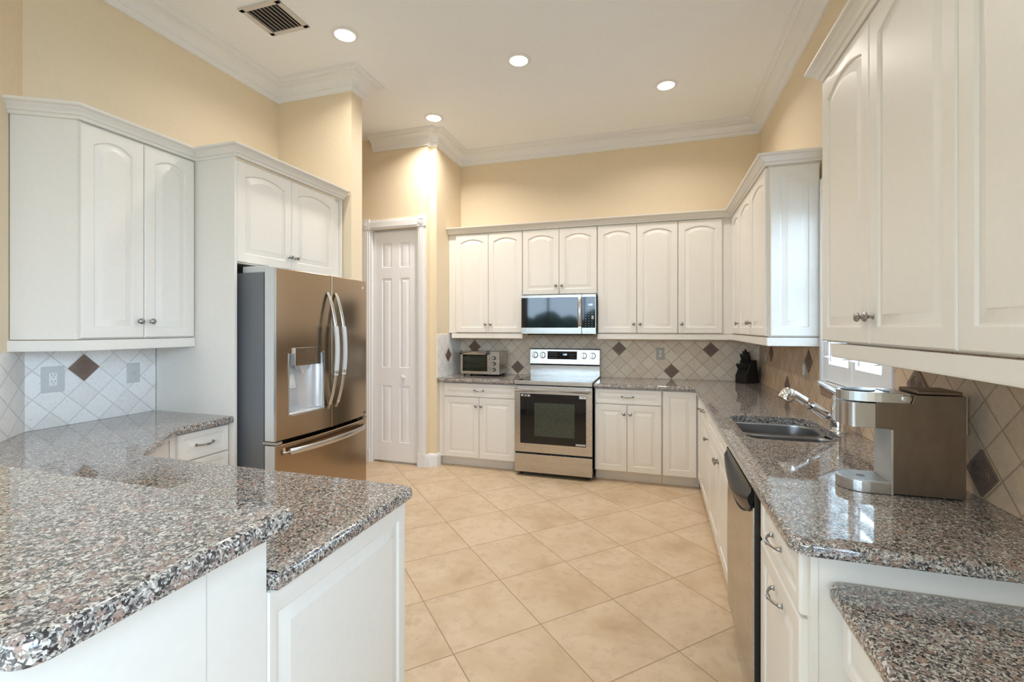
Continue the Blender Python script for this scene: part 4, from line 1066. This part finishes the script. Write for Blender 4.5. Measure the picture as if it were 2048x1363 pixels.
# ------------------------------------------------------------------ dishwasher
DX, DY0, DY1 = .330, 1.845, 2.455
dw = thing('dishwasher', 'stainless dishwasher with black curved handle panel under the granite counter', 'dishwasher', (DX, DY1, 0), R90)
w = DY1-DY0
obj('tub', bx(B(), .040, w-.006, .050, .55, .02, .868, .002), 'black', dw, smooth=False)
def dfront(z):   # gentle bow of the steel door
    t_ = (z-.12)/.62; return -.004*math.sin(PI*max(0, min(1, t_)))
bm = B(); n = 12; prof = [(.042, .115)]+[(dfront(.115+.70*k/n), .115+.70*k/n) for k in range(n+1)]+[(.042, .815)]
prism(bm, prof, .003, w-.003, 'x'); obj('steel_door', bm, 'steel', dw)
obj('door_edge', bx(B(), .0025, w-.0025, .004, .046, .110, .860, .002), 'black', dw)
bm = B(); NZ = 16; NX = 20; V = []
for i in range(NX+1):
    row = []; x = .003+(w-.006)*i/NX; tx = (i/NX-.5)*2; zl = .790-.085*(1-tx*tx)
    for j in range(NZ+1):
        t_ = j/NZ; z = zl+(.862-zl)*t_; bulge = .026*math.sin(PI*min(1, t_*1.25))**1.2*(1-.55*tx*tx) if t_ < .8 else 0
        row.append(bm.verts.new((x, -.006-bulge*(1 if t_ < .8 else 0), z)))
    V.append(row)
for i in range(NX):
    for j in range(NZ): bm.faces.new((V[i][j], V[i+1][j], V[i+1][j+1], V[i][j+1]))
for rowv in (V[0], V[-1]):
    bv = [bm.verts.new((v.co.x, .006, v.co.z)) for v in rowv]
    for j in range(NZ): bm.faces.new((rowv[j], rowv[j+1], bv[j+1], bv[j]))
hp = obj('handle_panel', bm, 'dwpanel', dw)
bm = B(); pts = [(.003+(w-.006)*k/20, -.009, .790-.085*(1-((k/20-.5)*2)**2)) for k in range(21)]; tube(bm, pts, .003, 8); obj('panel_rim', bm, 'black', hp)
obj('toe_panel', bx(B(), .006, w-.006, .075, .10, .0, .108), 'black', dw, smooth=False)

# ------------------------------------------------------------------ ceiling fixtures
labs = ['recessed ceiling light nearest the air vent', 'recessed ceiling light in the middle of the ceiling above the range', 'recessed ceiling light nearest the right wall cabinets', 'recessed ceiling light by the pantry wall corner',
        'recessed ceiling light over the walkway between peninsula and sink', 'recessed ceiling light over the great room left', 'recessed ceiling light over the great room right']
r0 = None
for (x, y), lb_ in zip(CANS, labs):
    if r0 is None:
        r0 = thing('recessed_light', lb_, 'ceiling light', (x, y, ZC), 0, 'recessed ceiling lights')
        obj('trim_ring', lathe(B(), [(.068, -.002), (.092, -.001), (.092, .003), (.086, .006), (.068, .008), (.066, .004)], (0, 0, 0), (0, 0, -1), 36, cap=False), 'trim', r0)
        obj('lens', lathe(B(), [(.0675, .001), (.0675, .007), (.060, .009), (0, .010)], (0, 0, 0), (0, 0, -1), 36), 'lens', r0)
    else:
        c = r0.copy(); COL.objects.link(c); c.location = (x, y, ZC); c['label'] = lb_
        for ch in list(r0.children):
            k = ch.copy(); COL.objects.link(k); k.parent = c
vt = thing('air_vent', 'rectangular metal air vent in the ceiling', 'vent', (-2.36, 2.42, ZC))
bm = B(); s = .155; t_ = .035
for a_, b_, c_, d_ in ((-s, s, -s+.012, -s+.012+t_), (-s, s, s-.012-t_, s-.012), (-s, -s+t_, -s+.02, s-.02), (s-t_, s, -s+.02, s-.02)): bx(bm, a_, b_, c_, d_, -.008, 0, .002)
obj('frame', bm, 'vent', vt)
obj('duct_backing', bx(B(), -s+t_, s-t_, -s+t_+.01, s-t_-.01, -.002, -.0005), 'ventdark', vt, smooth=False)
for k in range(8):
    x = -s+t_+.016+k*(2*s-2*t_-.032)/7; bm = B(); bx(bm, -.011, .011, -s+t_+.012, s-t_-.012, -.0006, .0006)
    xf(bm, Matrix.Rotation(math.radians(35), 4, 'Y')); obj('blade', bm, 'vent', vt, (x, 0, -.0085))

# ------------------------------------------------------------------ garden seen only as reflections and through glass
bm = B()
for k in range(60):
    x = -11+k*.30; r = .45+random.random()*.25; tb = bmesh.new(); bmesh.ops.create_icosphere(tb, subdivisions=2, radius=r)
    for v in tb.verts: v.co += Vector((random.uniform(-.08, .08), random.uniform(-.08, .08), random.uniform(-.08, .08)))
    bmesh.ops.translate(tb, vec=(x, -10+random.uniform(-.2, .2), random.uniform(.45, 1.75)), verts=tb.verts); merge(bm, tb)
bx(bm, -11, 7, -10.3, -9.8, -.12, 1.75)
tag(obj('hedge', bm, 'hedge'), 'green hedge in the garden behind the sliding doors', 'hedge')
